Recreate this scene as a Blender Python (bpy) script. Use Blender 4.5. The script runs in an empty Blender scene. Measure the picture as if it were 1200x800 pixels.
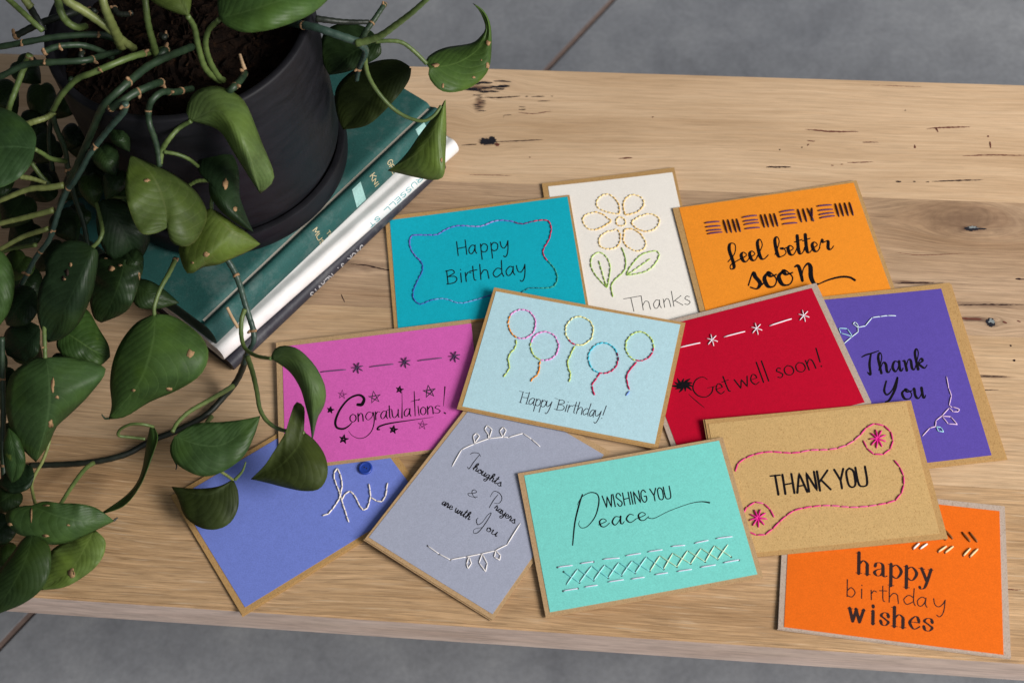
import bpy, bmesh, math, random
from mathutils import Vector, Matrix
from mathutils.bvhtree import BVHTree
random.seed(7)
SC = bpy.context.scene
COL = SC.collection

# ---------------------------------------------------------------- camera
ROT = ((0.9950276954, 0.0865887941, -0.0492165228),
       (-0.0483148840, 0.8517481480, 0.5217190473),
       (0.0870951053, -0.5167470107, 0.8516965243))
CAM = Vector((0.0250773765, -0.5352056330, 0.8760884227))
FPX = 1588.809
cd = bpy.data.cameras.new('camera')
cam = bpy.data.objects.new('camera', cd)
COL.objects.link(cam)
cd.sensor_width = 36.0
cd.lens = FPX / 1200 * 36.0
cd.clip_start, cd.clip_end = 0.02, 60
cam.matrix_world = Matrix.Translation(CAM) @ Matrix(ROT).transposed().to_4x4()
cd.dof.use_dof = True
cd.dof.focus_distance = 0.985
cd.dof.aperture_fstop = 8.0
SC.camera = cam

# ---------------------------------------------------------------- light
wd = bpy.data.worlds.new('World')
SC.world = wd
wd.use_nodes = True
_nt = wd.node_tree
_bg = _nt.nodes['Background']
_tc = _nt.nodes.new('ShaderNodeTexCoord')
_dt = _nt.nodes.new('ShaderNodeVectorMath'); _dt.operation = 'DOT_PRODUCT'
_dt.inputs[1].default_value = Vector((0.74, -0.55, 0.40)).normalized()
_nt.links.new(_tc.outputs['Generated'], _dt.inputs[0])
_rp = _nt.nodes.new('ShaderNodeValToRGB')          # the room: dim at the far left, open and bright to the right and front
_nt.links.new(_dt.outputs['Value'], _rp.inputs[0])
_rp.color_ramp.elements[0].position = 0.0
_rp.color_ramp.elements[0].color = (0.035, 0.038, 0.045, 1)
_rp.color_ramp.elements[1].position = 0.9
_rp.color_ramp.elements[1].color = (0.90, 0.95, 1.0, 1)
_nt.links.new(_rp.outputs[0], _bg.inputs[0])
_bg.inputs[1].default_value = 0.52

def area(name, loc, target, sx, sy, power, color):
    l = bpy.data.lights.new(name, 'AREA')
    l.shape = 'RECTANGLE'; l.size = sx; l.size_y = sy; l.energy = power; l.color = color
    o = bpy.data.objects.new(name, l); COL.objects.link(o)
    o.location = loc
    o.rotation_euler = (Vector(target) - Vector(loc)).to_track_quat('-Z', 'Y').to_euler()
    return o
area('window_light', (1.72, -0.74, 1.32), (0.05, 0.05, 0.0), 1.0, 0.9, 75, (1.0, 0.97, 0.93))

SC.view_settings.view_transform = 'Standard'
SC.view_settings.look = 'None'
SC.view_settings.exposure = 0.0
SC.view_settings.gamma = 1.0
SC.cycles.use_denoising = True
SC.cycles.max_bounces = 8

# ---------------------------------------------------------------- helpers
def ray(px, py):
    d = (Vector(ROT[0]) * ((px - 600) / FPX) - Vector(ROT[1]) * ((py - 400) / FPX) - Vector(ROT[2]))
    return d.normalized()

def at(px, py, z=0.0):
    """the point of the place at height z seen at a pixel of the photograph"""
    d = ray(px, py)
    return CAM + d * ((z - CAM.z) / d.z)

def lin(c):
    c = c / 255.0
    return c / 12.92 if c <= 0.04045 else ((c + 0.055) / 1.055) ** 2.4

def rgb(r, g, b, k=1.0):
    return (min(lin(r) * k, .9), min(lin(g) * k, .9), min(lin(b) * k, .9), 1)

def crom(pts, n=6):
    """Catmull-Rom through the points; a point given twice makes a corner"""
    if len(pts) == 2:
        a, b = pts
        return [tuple(a[k] + (b[k] - a[k]) * i / n for k in range(len(a))) for i in range(n + 1)]
    out = []
    P = [pts[0]] + list(pts) + [pts[-1]]
    for i in range(1, len(P) - 2):
        p0, p1, p2, p3 = P[i - 1], P[i], P[i + 1], P[i + 2]
        if p1 == p2:
            continue
        if p0 == p1 and i > 1: p0 = tuple(2 * a - b for a, b in zip(p1, p2))
        if p3 == p2 and i < len(P) - 3: p3 = tuple(2 * b - a for a, b in zip(p1, p2))
        for j in range(n):
            t = j / n
            out.append(tuple(0.5 * (2 * b + (c - a) * t + (2 * a - 5 * b + 4 * c - d) * t * t + (3 * b - a - 3 * c + d) * t ** 3)
                             for a, b, c, d in zip(p0, p1, p2, p3)))
    out.append(tuple(pts[-1]))
    return out

def resample(pts, n):
    """n+1 points equally spaced along a polyline"""
    L = [0.0]
    for a, b in zip(pts, pts[1:]):
        L.append(L[-1] + math.dist(a, b))
    out = []; k = 0
    for i in range(n + 1):
        s = L[-1] * i / n
        while k < len(L) - 2 and L[k + 1] < s: k += 1
        w = (s - L[k]) / max(L[k + 1] - L[k], 1e-9)
        out.append(tuple(a + (b - a) * w for a, b in zip(pts[k], pts[k + 1])))
    return out

def link(name, bm, mats, parent=None, smooth=False, rel=None):
    me = bpy.data.meshes.new(name)
    bmesh.ops.recalc_face_normals(bm, faces=bm.faces[:])
    if rel is not None:
        bmesh.ops.translate(bm, verts=bm.verts[:], vec=-Vector(rel))
    bm.to_mesh(me); bm.free()
    for m in (mats if isinstance(mats, (list, tuple)) else [mats]): me.materials.append(m)
    if smooth:
        for p in me.polygons: p.use_smooth = True
    o = bpy.data.objects.new(name, me); COL.objects.link(o)
    if parent is not None: o.parent = parent
    return o

def thing(name, label, cat, loc, group=None):
    o = bpy.data.objects.new(name, None); COL.objects.link(o)
    o.location = loc; o.empty_display_size = 0.03
    o['label'] = label; o['category'] = cat
    if group: o['group'] = group
    return o

def sheet(bm, q, n, off0, off1, m=14, mi=0):
    """thin rectangular sheet between two offsets from the quad q, divided so that it can bow"""
    def grid(off):
        g = []
        for j in range(m + 1):
            a = q[0].lerp(q[3], j / m); b = q[1].lerp(q[2], j / m)
            g.append([bm.verts.new(a.lerp(b, i / m) + n * off) for i in range(m + 1)])
        return g
    lo, hi = grid(off0), grid(off1)
    for g, flip in ((lo, 0), (hi, 1)):
        for j in range(m):
            for i in range(m):
                bm.faces.new((g[j][i], g[j][i + 1], g[j + 1][i + 1], g[j + 1][i])).material_index = mi
    for k in range(m):
        for (a, b) in (((0, k), (0, k + 1)), ((m, k), (m, k + 1)), ((k, 0), (k + 1, 0)), ((k, m), (k + 1, m))):
            bm.faces.new((lo[a[0]][a[1]], lo[b[0]][b[1]], hi[b[0]][b[1]], hi[a[0]][a[1]])).material_index = mi

def box(bm, corners_bottom, corners_top, mi=0):
    v = [bm.verts.new(p) for p in corners_bottom] + [bm.verts.new(p) for p in corners_top]
    n = len(corners_bottom)
    fs = [bm.faces.new(v[:n][::-1]), bm.faces.new(v[n:])]
    for i in range(n):
        fs.append(bm.faces.new((v[i], v[(i + 1) % n], v[n + (i + 1) % n], v[n + i])))
    for f in fs: f.material_index = mi
    return fs

def tube(bm, pts, radii, sides=8, mi=0, cap=True, flat=1.0, up=None):
    pts = [Vector(p) for p in pts]
    n = len(pts)
    if not isinstance(radii, (list, tuple)): radii = [radii] * n
    rings = []; nrm = None
    for i in range(n):
        t = (pts[min(i + 1, n - 1)] - pts[max(i - 1, 0)])
        if t.length < 1e-9: t = Vector((0, 0, 1))
        t.normalize()
        if nrm is None:
            nrm = t.orthogonal().normalized() if up is None else (Vector(up) - t * t.dot(Vector(up))).normalized()
        else:
            nrm = (nrm - t * t.dot(nrm))
            nrm = nrm.normalized() if nrm.length > 1e-6 else t.orthogonal().normalized()
        bn = t.cross(nrm)
        rings.append([bm.verts.new(pts[i] + (nrm * math.cos(a) * flat + bn * math.sin(a)) * radii[i])
                      for a in (2 * math.pi * k / sides for k in range(sides))])
    for a, b in zip(rings, rings[1:]):
        for k in range(sides):
            f = bm.faces.new((a[k], a[(k + 1) % sides], b[(k + 1) % sides], b[k])); f.material_index = mi
    if cap:
        f = bm.faces.new(rings[0][::-1]); f.material_index = mi
        f = bm.faces.new(rings[-1]); f.material_index = mi

# ---------------------------------------------------------------- materials
def mat(name):
    m = bpy.data.materials.new(name); m.use_nodes = True
    nt = m.node_tree
    return m, nt, nt.nodes['Principled BSDF']

def N(nt, kind, **kw):
    n = nt.nodes.new(kind)
    for k, v in kw.items():
        if k.startswith('i_'):
            key = k[2:]
            n.inputs[int(key) if key.isdigit() else key.replace('_', ' ')].default_value = v
        else: setattr(n, k, v)
    return n

def ramp(nt, src, stops, interp='LINEAR'):
    r = nt.nodes.new('ShaderNodeValToRGB')
    r.color_ramp.interpolation = interp
    e = r.color_ramp.elements
    while len(e) < len(stops): e.new(0.5)
    for i, (p, c) in enumerate(stops):
        e[i].position = p
        e[i].color = c if len(c) == 4 else (*c, 1)
    nt.links.new(src, r.inputs[0])
    return r.outputs[0]

def mix(nt, fac, a, b, mode='MIX'):
    m = nt.nodes.new('ShaderNodeMix'); m.data_type = 'RGBA'; m.blend_type = mode
    for sock, v in ((m.inputs[0], fac), (m.inputs[6], a), (m.inputs[7], b)):
        if hasattr(v, 'links') or hasattr(v, 'is_linked'): nt.links.new(v, sock)
        else: sock.default_value = v
    return m.outputs[2]

def mapped(nt, scale, offset=(0, 0, 0), coord='Object'):
    tc = nt.nodes.new('ShaderNodeTexCoord'); mp = nt.nodes.new('ShaderNodeMapping')
    mp.inputs['Scale'].default_value = scale; mp.inputs['Location'].default_value = offset
    nt.links.new(tc.outputs[coord], mp.inputs[0])
    return mp.outputs[0]

def noise(nt, vec, scale, detail=4, rough=.5, dist=0):
    n = N(nt, 'ShaderNodeTexNoise', i_Scale=scale, i_Detail=detail, i_Roughness=rough, i_Distortion=dist)
    nt.links.new(vec, n.inputs['Vector'])
    return n.outputs['Fac']

def bump(nt, bsdf, h, strength, dist):
    b = N(nt, 'ShaderNodeBump', i_Strength=strength, i_Distance=dist)
    nt.links.new(h, b.inputs['Height']); nt.links.new(b.outputs[0], bsdf.inputs['Normal'])

def paper(name, col, rough=.85, grain=.10, fleck=None):
    m, nt, b = mat(name)
    v = mapped(nt, (1, 1, 1))
    n1 = noise(nt, v, 1000, 6, .8)
    n2 = noise(nt, v, 240, 5, .7)
    c = mix(nt, 1.0, (*col[:3], 1), ramp(nt, n1, [(.3, (1 - grain * 1.5,) * 3), (.7, (1 + grain * 1.5,) * 3)]), 'MULTIPLY')
    c = mix(nt, 1.0, c, ramp(nt, n2, [(.3, (1 - grain * .45,) * 3), (.7, (1 + grain * .45,) * 3)]), 'MULTIPLY')
    if fleck:
        nf = noise(nt, mapped(nt, (1, .45, 1)), 1500, 2, .5)
        c = mix(nt, ramp(nt, nf, [(.56, (0, 0, 0)), (.74, (.75,) * 3)]), c, fleck)
        nf2 = noise(nt, mapped(nt, (.4, 1, 1), (3, 1, 0)), 1400, 2, .5)
        c = mix(nt, ramp(nt, nf2, [(.62, (0, 0, 0)), (.72, (.6,) * 3)]), c, tuple(min(1, x * 1.25) for x in col[:3]) + (1,))
    nt.links.new(c, b.inputs['Base Color'])
    b.inputs['Roughness'].default_value = rough
    b.inputs['Specular IOR Level'].default_value = .12
    bump(nt, b, n1, .4, .0003)
    return m

def plain(name, col, rough=.6, spec=.3, var=0.0, scale=300):
    m, nt, b = mat(name)
    b.inputs['Roughness'].default_value = rough
    b.inputs['Specular IOR Level'].default_value = spec
    if var:
        n = noise(nt, mapped(nt, (1, 1, 1)), scale, 4, .6)
        c = mix(nt, 1.0, (*col[:3], 1), ramp(nt, n, [(.25, (1 - var,) * 3), (.75, (1 + var,) * 3)]), 'MULTIPLY')
        nt.links.new(c, b.inputs['Base Color'])
    else:
        b.inputs['Base Color'].default_value = (*col[:3], 1)
    return m

KRAFT = paper('kraft_paper', rgb(178, 141, 92, 1.0), .8, .12, rgb(140, 100, 58))
KRAFT_PALE = paper('pale_kraft_paper', rgb(176, 158, 144, 1.0), .85, .12, rgb(140, 116, 96))
KRAFT_MID = paper('mid_kraft_paper', rgb(178, 147, 110, 1.0), .8, .12, rgb(144, 106, 68))
INK = plain('black_ink', (.006, .005, .007), .6, .10, .6, 700)
INK_NAVY = plain('dark_grey_ink', (.02, .018, .03), .6, .3)
INK_PLUM = plain('faded_plum_ink', (.14, .02, .10), .6, .3)

def wood(name, light, dark, seed, streak=.5, pale=.0, knots=()):
    m, nt, b = mat(name)
    tc = nt.nodes.new('ShaderNodeTexCoord')
    P = tc.outputs['Object']
    def mp(scale, off=(0, 0, 0), src=P):
        x = N(nt, 'ShaderNodeMapping'); x.inputs['Scale'].default_value = scale; x.inputs['Location'].default_value = off
        nt.links.new(src, x.inputs[0]); return x.outputs[0]
    # gentle wander of the grain
    wn = N(nt, 'ShaderNodeTexNoise', i_Scale=1.0, i_Detail=2.0)
    nt.links.new(mp((5, 11, 5), (seed, seed, 0)), wn.inputs['Vector'])
    off = N(nt, 'ShaderNodeVectorMath', operation='MULTIPLY_ADD')
    nt.links.new(wn.outputs['Color'], off.inputs[0]); off.inputs[1].default_value = (0, .012, 0); nt.links.new(P, off.inputs[2])
    src = off.outputs[0]
    # knots bend the grain round themselves
    knot_masks = []
    for (kx, ky, rx, ry) in knots:
        d = N(nt, 'ShaderNodeVectorMath', operation='SUBTRACT'); nt.links.new(P, d.inputs[0]); d.inputs[1].default_value = (kx, ky, 0)
        s = N(nt, 'ShaderNodeVectorMath', operation='MULTIPLY'); nt.links.new(d.outputs[0], s.inputs[0]); s.inputs[1].default_value = (1 / rx, 1 / ry, 0)
        nn = N(nt, 'ShaderNodeTexNoise', i_Scale=1.0, i_Detail=3.0); nt.links.new(mp((90, 260, 1), (kx * 7, 0, 0)), nn.inputs['Vector'])
        nm = N(nt, 'ShaderNodeVectorMath', operation='MULTIPLY_ADD'); nt.links.new(nn.outputs['Color'], nm.inputs[0]); nm.inputs[1].default_value = (1.1, 1.1, 0); nt.links.new(s.outputs[0], nm.inputs[2])
        nsub = N(nt, 'ShaderNodeVectorMath', operation='SUBTRACT'); nt.links.new(nm.outputs[0], nsub.inputs[0]); nsub.inputs[1].default_value = (.55, .55, 0)
        l = N(nt, 'ShaderNodeVectorMath', operation='LENGTH'); nt.links.new(nsub.outputs[0], l.inputs[0])
        knot_masks.append(l.outputs['Value'])
        e = N(nt, 'ShaderNodeVectorMath', operation='LENGTH'); nt.links.new(s.outputs[0], e.inputs[0])
        g = N(nt, 'ShaderNodeMath', operation='MULTIPLY'); nt.links.new(e.outputs['Value'], g.inputs[0]); nt.links.new(e.outputs['Value'], g.inputs[1])
        g2 = N(nt, 'ShaderNodeMath', operation='ADD'); nt.links.new(g.outputs[0], g2.inputs[0]); g2.inputs[1].default_value = 2.0
        g3 = N(nt, 'ShaderNodeMath', operation='DIVIDE'); g3.inputs[0].default_value = ry * 2.4; nt.links.new(g2.outputs[0], g3.inputs[1])
        sy = N(nt, 'ShaderNodeSeparateXYZ'); nt.links.new(s.outputs[0], sy.inputs[0])
        g4 = N(nt, 'ShaderNodeMath', operation='MULTIPLY'); nt.links.new(sy.outputs[1], g4.inputs[0]); nt.links.new(g3.outputs[0], g4.inputs[1])
        cv = N(nt, 'ShaderNodeCombineXYZ'); nt.links.new(g4.outputs[0], cv.inputs[1])
        sb = N(nt, 'ShaderNodeVectorMath', operation='SUBTRACT'); nt.links.new(src, sb.inputs[0]); nt.links.new(cv.outputs[0], sb.inputs[1])
        src = sb.outputs[0]
    streaky = noise(nt, mp((27, 560, 160), (seed * 2, seed, 0), src), 1.0, 5, .65)
    broad = noise(nt, mp((2.2, 16, 16), (seed * 3, seed, 0), src), 1.6, 3, .5)
    grain = noise(nt, mp((4.5, 210, 70), (seed, seed * 2, 0), src), 1.6, 7, .68)
    fine = noise(nt, mp((26, 1100, 400), (seed, 0, 0), src), 1.0, 5, .7)
    pores = noise(nt, mp((48, 760, 300), (0, seed, 0), src), 1.0, 2, .5)
    c = mix(nt, ramp(nt, grain, [(.22, (0, 0, 0)), (.74, (1, 1, 1))]), (*dark, 1), (*light, 1))
    c = mix(nt, 1.0, c, ramp(nt, broad, [(.28, (.80, .74, .67)), (.5, (1.0, .98, .95)), (.72, (1.10, 1.10, 1.10))]), 'MULTIPLY')
    c = mix(nt, 1.0, c, ramp(nt, streaky, [(.36, (1 - .22 * streak,) * 3), (.52, (1, 1, 1)), (.66, (1 + .18 * streak,) * 3)]), 'MULTIPLY')
    c = mix(nt, 1.0, c, ramp(nt, fine, [(.32, (1 - .22 * streak * 2,) * 3), (.5, (1, 1, 1)), (.68, (1 + .13 * streak * 2,) * 3)]), 'MULTIPLY')
    c = mix(nt, ramp(nt, pores, [(.60, (0, 0, 0)), (.74, (.45 * streak + .10,) * 3)]), c, tuple(x * .48 for x in dark) + (1,))
    if pale:
        pl = noise(nt, mp((30, 560, 100), (seed * 5, 3, 0), src), 1.0, 3, .55)
        c = mix(nt, ramp(nt, pl, [(.58, (0, 0, 0)), (.72, (pale,) * 3)]), c, (.66, .52, .37, 1))
    for l, (kx, ky, rx, ry) in zip(knot_masks, knots):
        c = mix(nt, ramp(nt, l, [(.15, (.95 if rx < .03 else .55,) * 3), (1.0, (0, 0, 0))]), c, (dark[0] * .28, dark[1] * .22, dark[2] * .24) + (1,))
    nt.links.new(c, b.inputs['Base Color'])
    b.inputs['Roughness'].default_value = .52
    b.inputs['Specular IOR Level'].default_value = .30
    bump(nt, b, fine, .12, .0004)
    return m
# ---------------------------------------------------------------- floor
FLZ = -0.43
def make_floor():
    m, nt, b = mat('concrete')
    v = mapped(nt, (1, 1, 1))
    n1 = noise(nt, v, 2.2, 5, .55); n2 = noise(nt, v, 17, 6, .65, .4); n3 = noise(nt, v, 160, 4, .6)
    c = ramp(nt, n1, [(.3, (.225, .235, .260)), (.7, (.325, .333, .352))])
    c = mix(nt, 1.0, c, ramp(nt, n2, [(.28, (.80, .80, .81)), (.5, (1, 1, 1)), (.75, (1.20, 1.19, 1.17))]), 'MULTIPLY')
    c = mix(nt, 1.0, c, ramp(nt, n3, [(.32, (.90,) * 3), (.68, (1.08,) * 3)]), 'MULTIPLY')
    n5 = noise(nt, v, 420, 3, .7)
    c = mix(nt, ramp(nt, n5, [(.66, (0, 0, 0)), (.78, (.35,) * 3)]), c, (.08, .078, .08, 1))
    n4 = noise(nt, mapped(nt, (1, 1, 1), (5, 2, 0)), 7, 3, .5)
    c = mix(nt, ramp(nt, n4, [(.69, (0, 0, 0)), (.78, (.45,) * 3)]), c, (.07, .066, .066, 1))
    nt.links.new(c, b.inputs['Base Color'])
    b.inputs['Roughness'].default_value = .7
    bump(nt, b, n2, .2, .002)
    filler = plain('joint_filler', rgb(142, 122, 114, .8), .9, .2, .2, 120)
    dark = plain('joint_dark_gap', (.02, .017, .016), .9, .1)  # near-black strip along the bottom of the joint
    a, e = at(718, 0, FLZ), at(0, 757, FLZ)
    d = (e - a).normalized(); n = Vector((-d.y, d.x, 0))
    if n.x > 0: n = -n            # n points to the far left side
    a, e = a - d * 14, e + d * 14
    bm = bmesh.new()
    def slab(o0, o1, z0, z1, mi):
        p = [a + n * o0, e + n * o0, e + n * o1, a + n * o1]
        fs = box(bm, [(q.x, q.y, z0) for q in p], [(q.x, q.y, z1) for q in p], mi)
    slab(-14, -.0042, FLZ - .06, FLZ, 0)
    slab(.0042, 14, FLZ - .06, FLZ, 0)
    slab(-.0042, -.0002, FLZ - .06, FLZ - .010, 2)
    slab(-.0002, .0042, FLZ - .06, FLZ - .0015, 1)
    o = link('floor', bm, [m, filler, dark])
    o['kind'] = 'structure'
make_floor()

# ---------------------------------------------------------------- bench
def make_bench():
    base = Vector((0, 0, FLZ))
    root = thing('wooden_bench', 'long pale oak bench of glued planks with dark knots and cracks, under all the cards', 'bench', base)
    def xy(px, py): p = at(px, py); return (p.x, p.y)
    k1 = [(*xy(572, 166), .0085, .0050), (*xy(561, 103), .020, .0048), (*xy(545, 96), .030, .0026), (*xy(562, 122), .006, .010)]
    k2 = [(*xy(1138, 268), .012, .0034), (*xy(1136, 256), .055, .020), (*xy(1161, 378), .0065, .0045), (*xy(1140, 374), .020, .0030),
          (*xy(1150, 357), .055, .0035), (*xy(1070, 331), .026, .0018), (*xy(440, 312), .05, .008)]
    k3 = [(*xy(1163, 441), .02, .0014)]
    woods = [wood('oak_back_plank', (.66, .475, .310), (.53, .355, .215), 1.3, .36, .12, k1),
             wood('oak_knotty_plank', (.50, .350, .230), (.345, .222, .138), 4.7, .65, .0, k2),
             wood('oak_middle_plank', (.60, .425, .268), (.44, .288, .166), 8.1, .6, .22, k3),
             wood('oak_front_plank', (.53, .350, .200), (.365, .222, .112), 11.9, .85, .45)]
    edgew = wood('oak_front_edge', (.76, .60, .52), (.62, .46, .39), 5.5, .5, .15)  # paler, pinker wood colour for the bench's front face
    crackm = plain('crack_dark', (.022, .010, .012), .9, .1)
    redm = plain('crack_reddish', (.135, .045, .032), .9, .1)
    knotm = plain('knot_black', (.012, .011, .017), .7, .3, .5, 900)
    resin = plain('knot_grey', (.22, .24, .24), .6, .4, .6, 1500)
    ys = [.2722, .1467, .0212, -.1041, -.2290]
    rnd = random.Random(3)
    cracks = {0: [([(944, 152), (958, 153), (975, 154.5), (1006, 154.5)], 2.0, 1), ([(1011, 167), (1029, 167)], 1.3, 1), ([(898, 196), (927, 196)], 2.2, 0),
                  ([(993, 191), (1023, 190)], 1.3, 1), ([(1086, 151.5), (1098, 150), (1137, 149)], 2.0, 1), ([(1097, 150), (1099, 155)], 2.0, 1),
                  ([(1128, 183), (1160, 182), (1204, 182.5)], 1.5, 1), ([(1092, 213), (1117, 212), (1152, 211)], 1.7, 0), ([(1050, 213), (1056, 213)], 1.8, 0),
                  ([(1070.5, 213), (1073, 213)], 1.8, 0), ([(1085, 213.4), (1089, 213.3)], 1.2, 0), ([(1072, 170), (1072.4, 174)], 2, 1), ([(1158, 159), (1158, 161)], 2, 1), ([(1160, 166), (1161, 174)], 1.6, 1),
                  ([(1060, 129.5), (1061.6, 129.8)], 1.6, 0), ([(974, 194), (977, 194)], 1.4, 1), ([(985, 193), (988, 192.8)], 1.3, 1), ([(946, 165), (955, 166)], 1.2, 1), ([(946, 171), (948, 169)], 1.5, 1), ([(939, 173), (940.5, 173)], 1.5, 0), ([(913, 175.5), (915, 175.5)], 1.6, 0),
                  ([(566, 114.5), (588, 114.6), (610, 113)], 1.8, 0), ([(616, 113.4), (619, 113.3)], 1.4, 0), ([(623, 113.6), (638, 113.2)], 1.5, 0), ([(646, 113), (648, 113)], 1.2, 0), ([(590, 138), (590.5, 135.5), (600, 135)], 1.0, 0),
                  ([(608, 125.5), (616, 125.5)], .9, 0), ([(608, 128.8), (616, 128.6)], 1.5, 0), ([(607.5, 132), (625, 133.5), (646, 130.5)], 1.1, 1), ([(630, 119), (644, 118.5)], .8, 0),
                  ([(541, 170.4), (559, 169.4)], 1.6, 0), ([(578, 166.3), (600, 165.6), (636, 164)], 1.5, 0), ([(725, 186), (741, 185)], 1.7, 1), ([(620, 184.5), (622, 184.6)], 1.5, 1), ([(550, 205), (600, 206)], .8, 1), ([(764, 138), (766, 137)], 1.4, 1), ([(1020, 100), (1080, 102)], .7, 1)],
              1: [([(412, 309.5), (430, 311), (442, 314), (455, 316.5), (470, 317)], 1.5, 0), ([(400, 345), (404, 354)], 1.0, 0), ([(1046, 332.5), (1070, 331.5), (1095, 331)], 1.5, 0),
                  ([(1120, 358), (1150, 357), (1204, 357)], 1.4, 0), ([(1125, 373), (1150, 374)], 2.6, 1), ([(1190, 327), (1202, 327.5)], 2, 0), ([(1175, 377), (1180, 378.5)], 2, 1), ([(1192, 376), (1196, 377)], 2, 1), ([(1050, 296), (1080, 299), (1130, 297)], .8, 1)],
              2: [([(1147, 441.3), (1160, 441), (1180, 441.2)], 1.2, 0), ([(1183.5, 405), (1185.5, 405)], 2.0, 0), ([(1187, 422), (1190, 422.4)], 2.6, 0), ([(1150, 457), (1170, 456.6)], .8, 0)],
              3: [([(1178, 690), (1196, 691)], .9, 1)]}
    for i in range(4):
        bm = bmesh.new()
        y1, y0 = ys[i] - (.00008 if i else 0), ys[i + 1] + (.00008 if i < 3 else 0)
        vs = []
        fs = box(bm, [(-1.1, y0, -.034), (1.15, y0, -.034), (1.15, y1, -.034), (-1.1, y1, -.034)],
                 [(-1.1, y0, 0), (1.15, y0, 0), (1.15, y1, 0), (-1.1, y1, 0)], 0)
        for e in [e for e in bm.edges if abs(e.verts[0].co.x - e.verts[1].co.x) > 1]: pass
        ed = [e for e in bm.edges if abs(e.verts[0].co.x - e.verts[1].co.x) > 1 and e.verts[0].co.z > -.01]
        if i == 0: big = [e for e in ed if e.verts[0].co.y > .27]
        elif i == 3: big = [e for e in ed if e.verts[0].co.y < -.2]
        else: big = []
        if big: bmesh.ops.bevel(bm, geom=big, offset=.0016, segments=3, affect='EDGES')
        for (pts, w, mi) in cracks[i]:
            q = resample(crom(pts, 6), max(3, int(math.dist(pts[0], pts[-1]) / 2.2)))
            L, R = [], []
            for k, p in enumerate(q):
                f = math.sin(math.pi * (k + .35) / (len(q) - .3)) ** .5 * rnd.uniform(.6, 1.4) * w * .58
                c = at(p[0], p[1]); s = .00061
                wob = rnd.uniform(-.25, .25) * s
                a = at(pts[-1][0], pts[-1][1]) - at(pts[0][0], pts[0][1])
                nn = Vector((-a.y, a.x, 0)).normalized()
                L.append(bm.verts.new((c.x + nn.x * (f * s + wob), c.y + nn.y * (f * s + wob), .00022)))
                R.append(bm.verts.new((c.x - nn.x * (f * s - wob), c.y - nn.y * (f * s - wob), .00022)))
            for k in range(len(q) - 1):
                fc = bm.faces.new((R[k], R[k + 1], L[k + 1], L[k])); fc.material_index = 1 + mi
        def blot(px, py, rx, ry, mi, jag=.35, n=26, z=.00026):
            c = at(px, py); vs = []
            for k in range(n):
                a = 2 * math.pi * k / n; r = 1 + rnd.uniform(-jag, jag)
                vs.append(bm.verts.new((c.x + math.cos(a) * rx * r * .00061, c.y + math.sin(a) * ry * r * .00061 / .86, z)))
            fc = bm.faces.new(vs); fc.material_index = mi
        if i == 0:
            blot(569, 166.5, 8.5, 4.8, 3); blot(577, 165, 6.5, 5, 3, .3, 26, .00034); blot(583, 170, 3.4, 2.6, 2, .3, 20, .0004)
            for k in range(16):   # dark ragged stain
                x = rnd.uniform(548, 592); y = 104 + rnd.gauss(0, 4.4) - (x - 560) * .14
                blot(x, y, rnd.uniform(5, 13), rnd.uniform(.6, 1.5), 3, .3, 20, .0003 + k * .00004)
            for k in range(9):
                blot(rnd.uniform(556, 568), 112 + k * 2.3, rnd.uniform(3, 7), rnd.uniform(.3, .8), 3, .4, 16, .0003 + k * .00004)
        if i == 1:
            blot(1139, 268, 10, 2.8, 3, .35); blot(1140, 266.6, 6, 1.5, 4, .5, 24, .00036); blot(1138, 270, 3, 1.4, 3, .3, 18, .00046)
            blot(1150, 268.5, 7, 1.0, 3, .3, 18, .00042); blot(1161, 378, 5.2, 5.2, 3, .18); blot(1162, 377, 3.4, 3, 4, .4, 20, .00036); blot(1161, 379.5, 2, 1.6, 3, .4, 18, .00046)
        bm.normal_update()
        if i == 3:
            for f in bm.faces:
                if f.material_index == 0 and f.calc_center_median().y < -.2285 and f.calc_center_median().z < -.004: f.material_index = 5
        link('plank', bm, [woods[i], crackm, redm, knotm, resin, edgew], root, rel=base)
    return root
make_bench()
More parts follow.
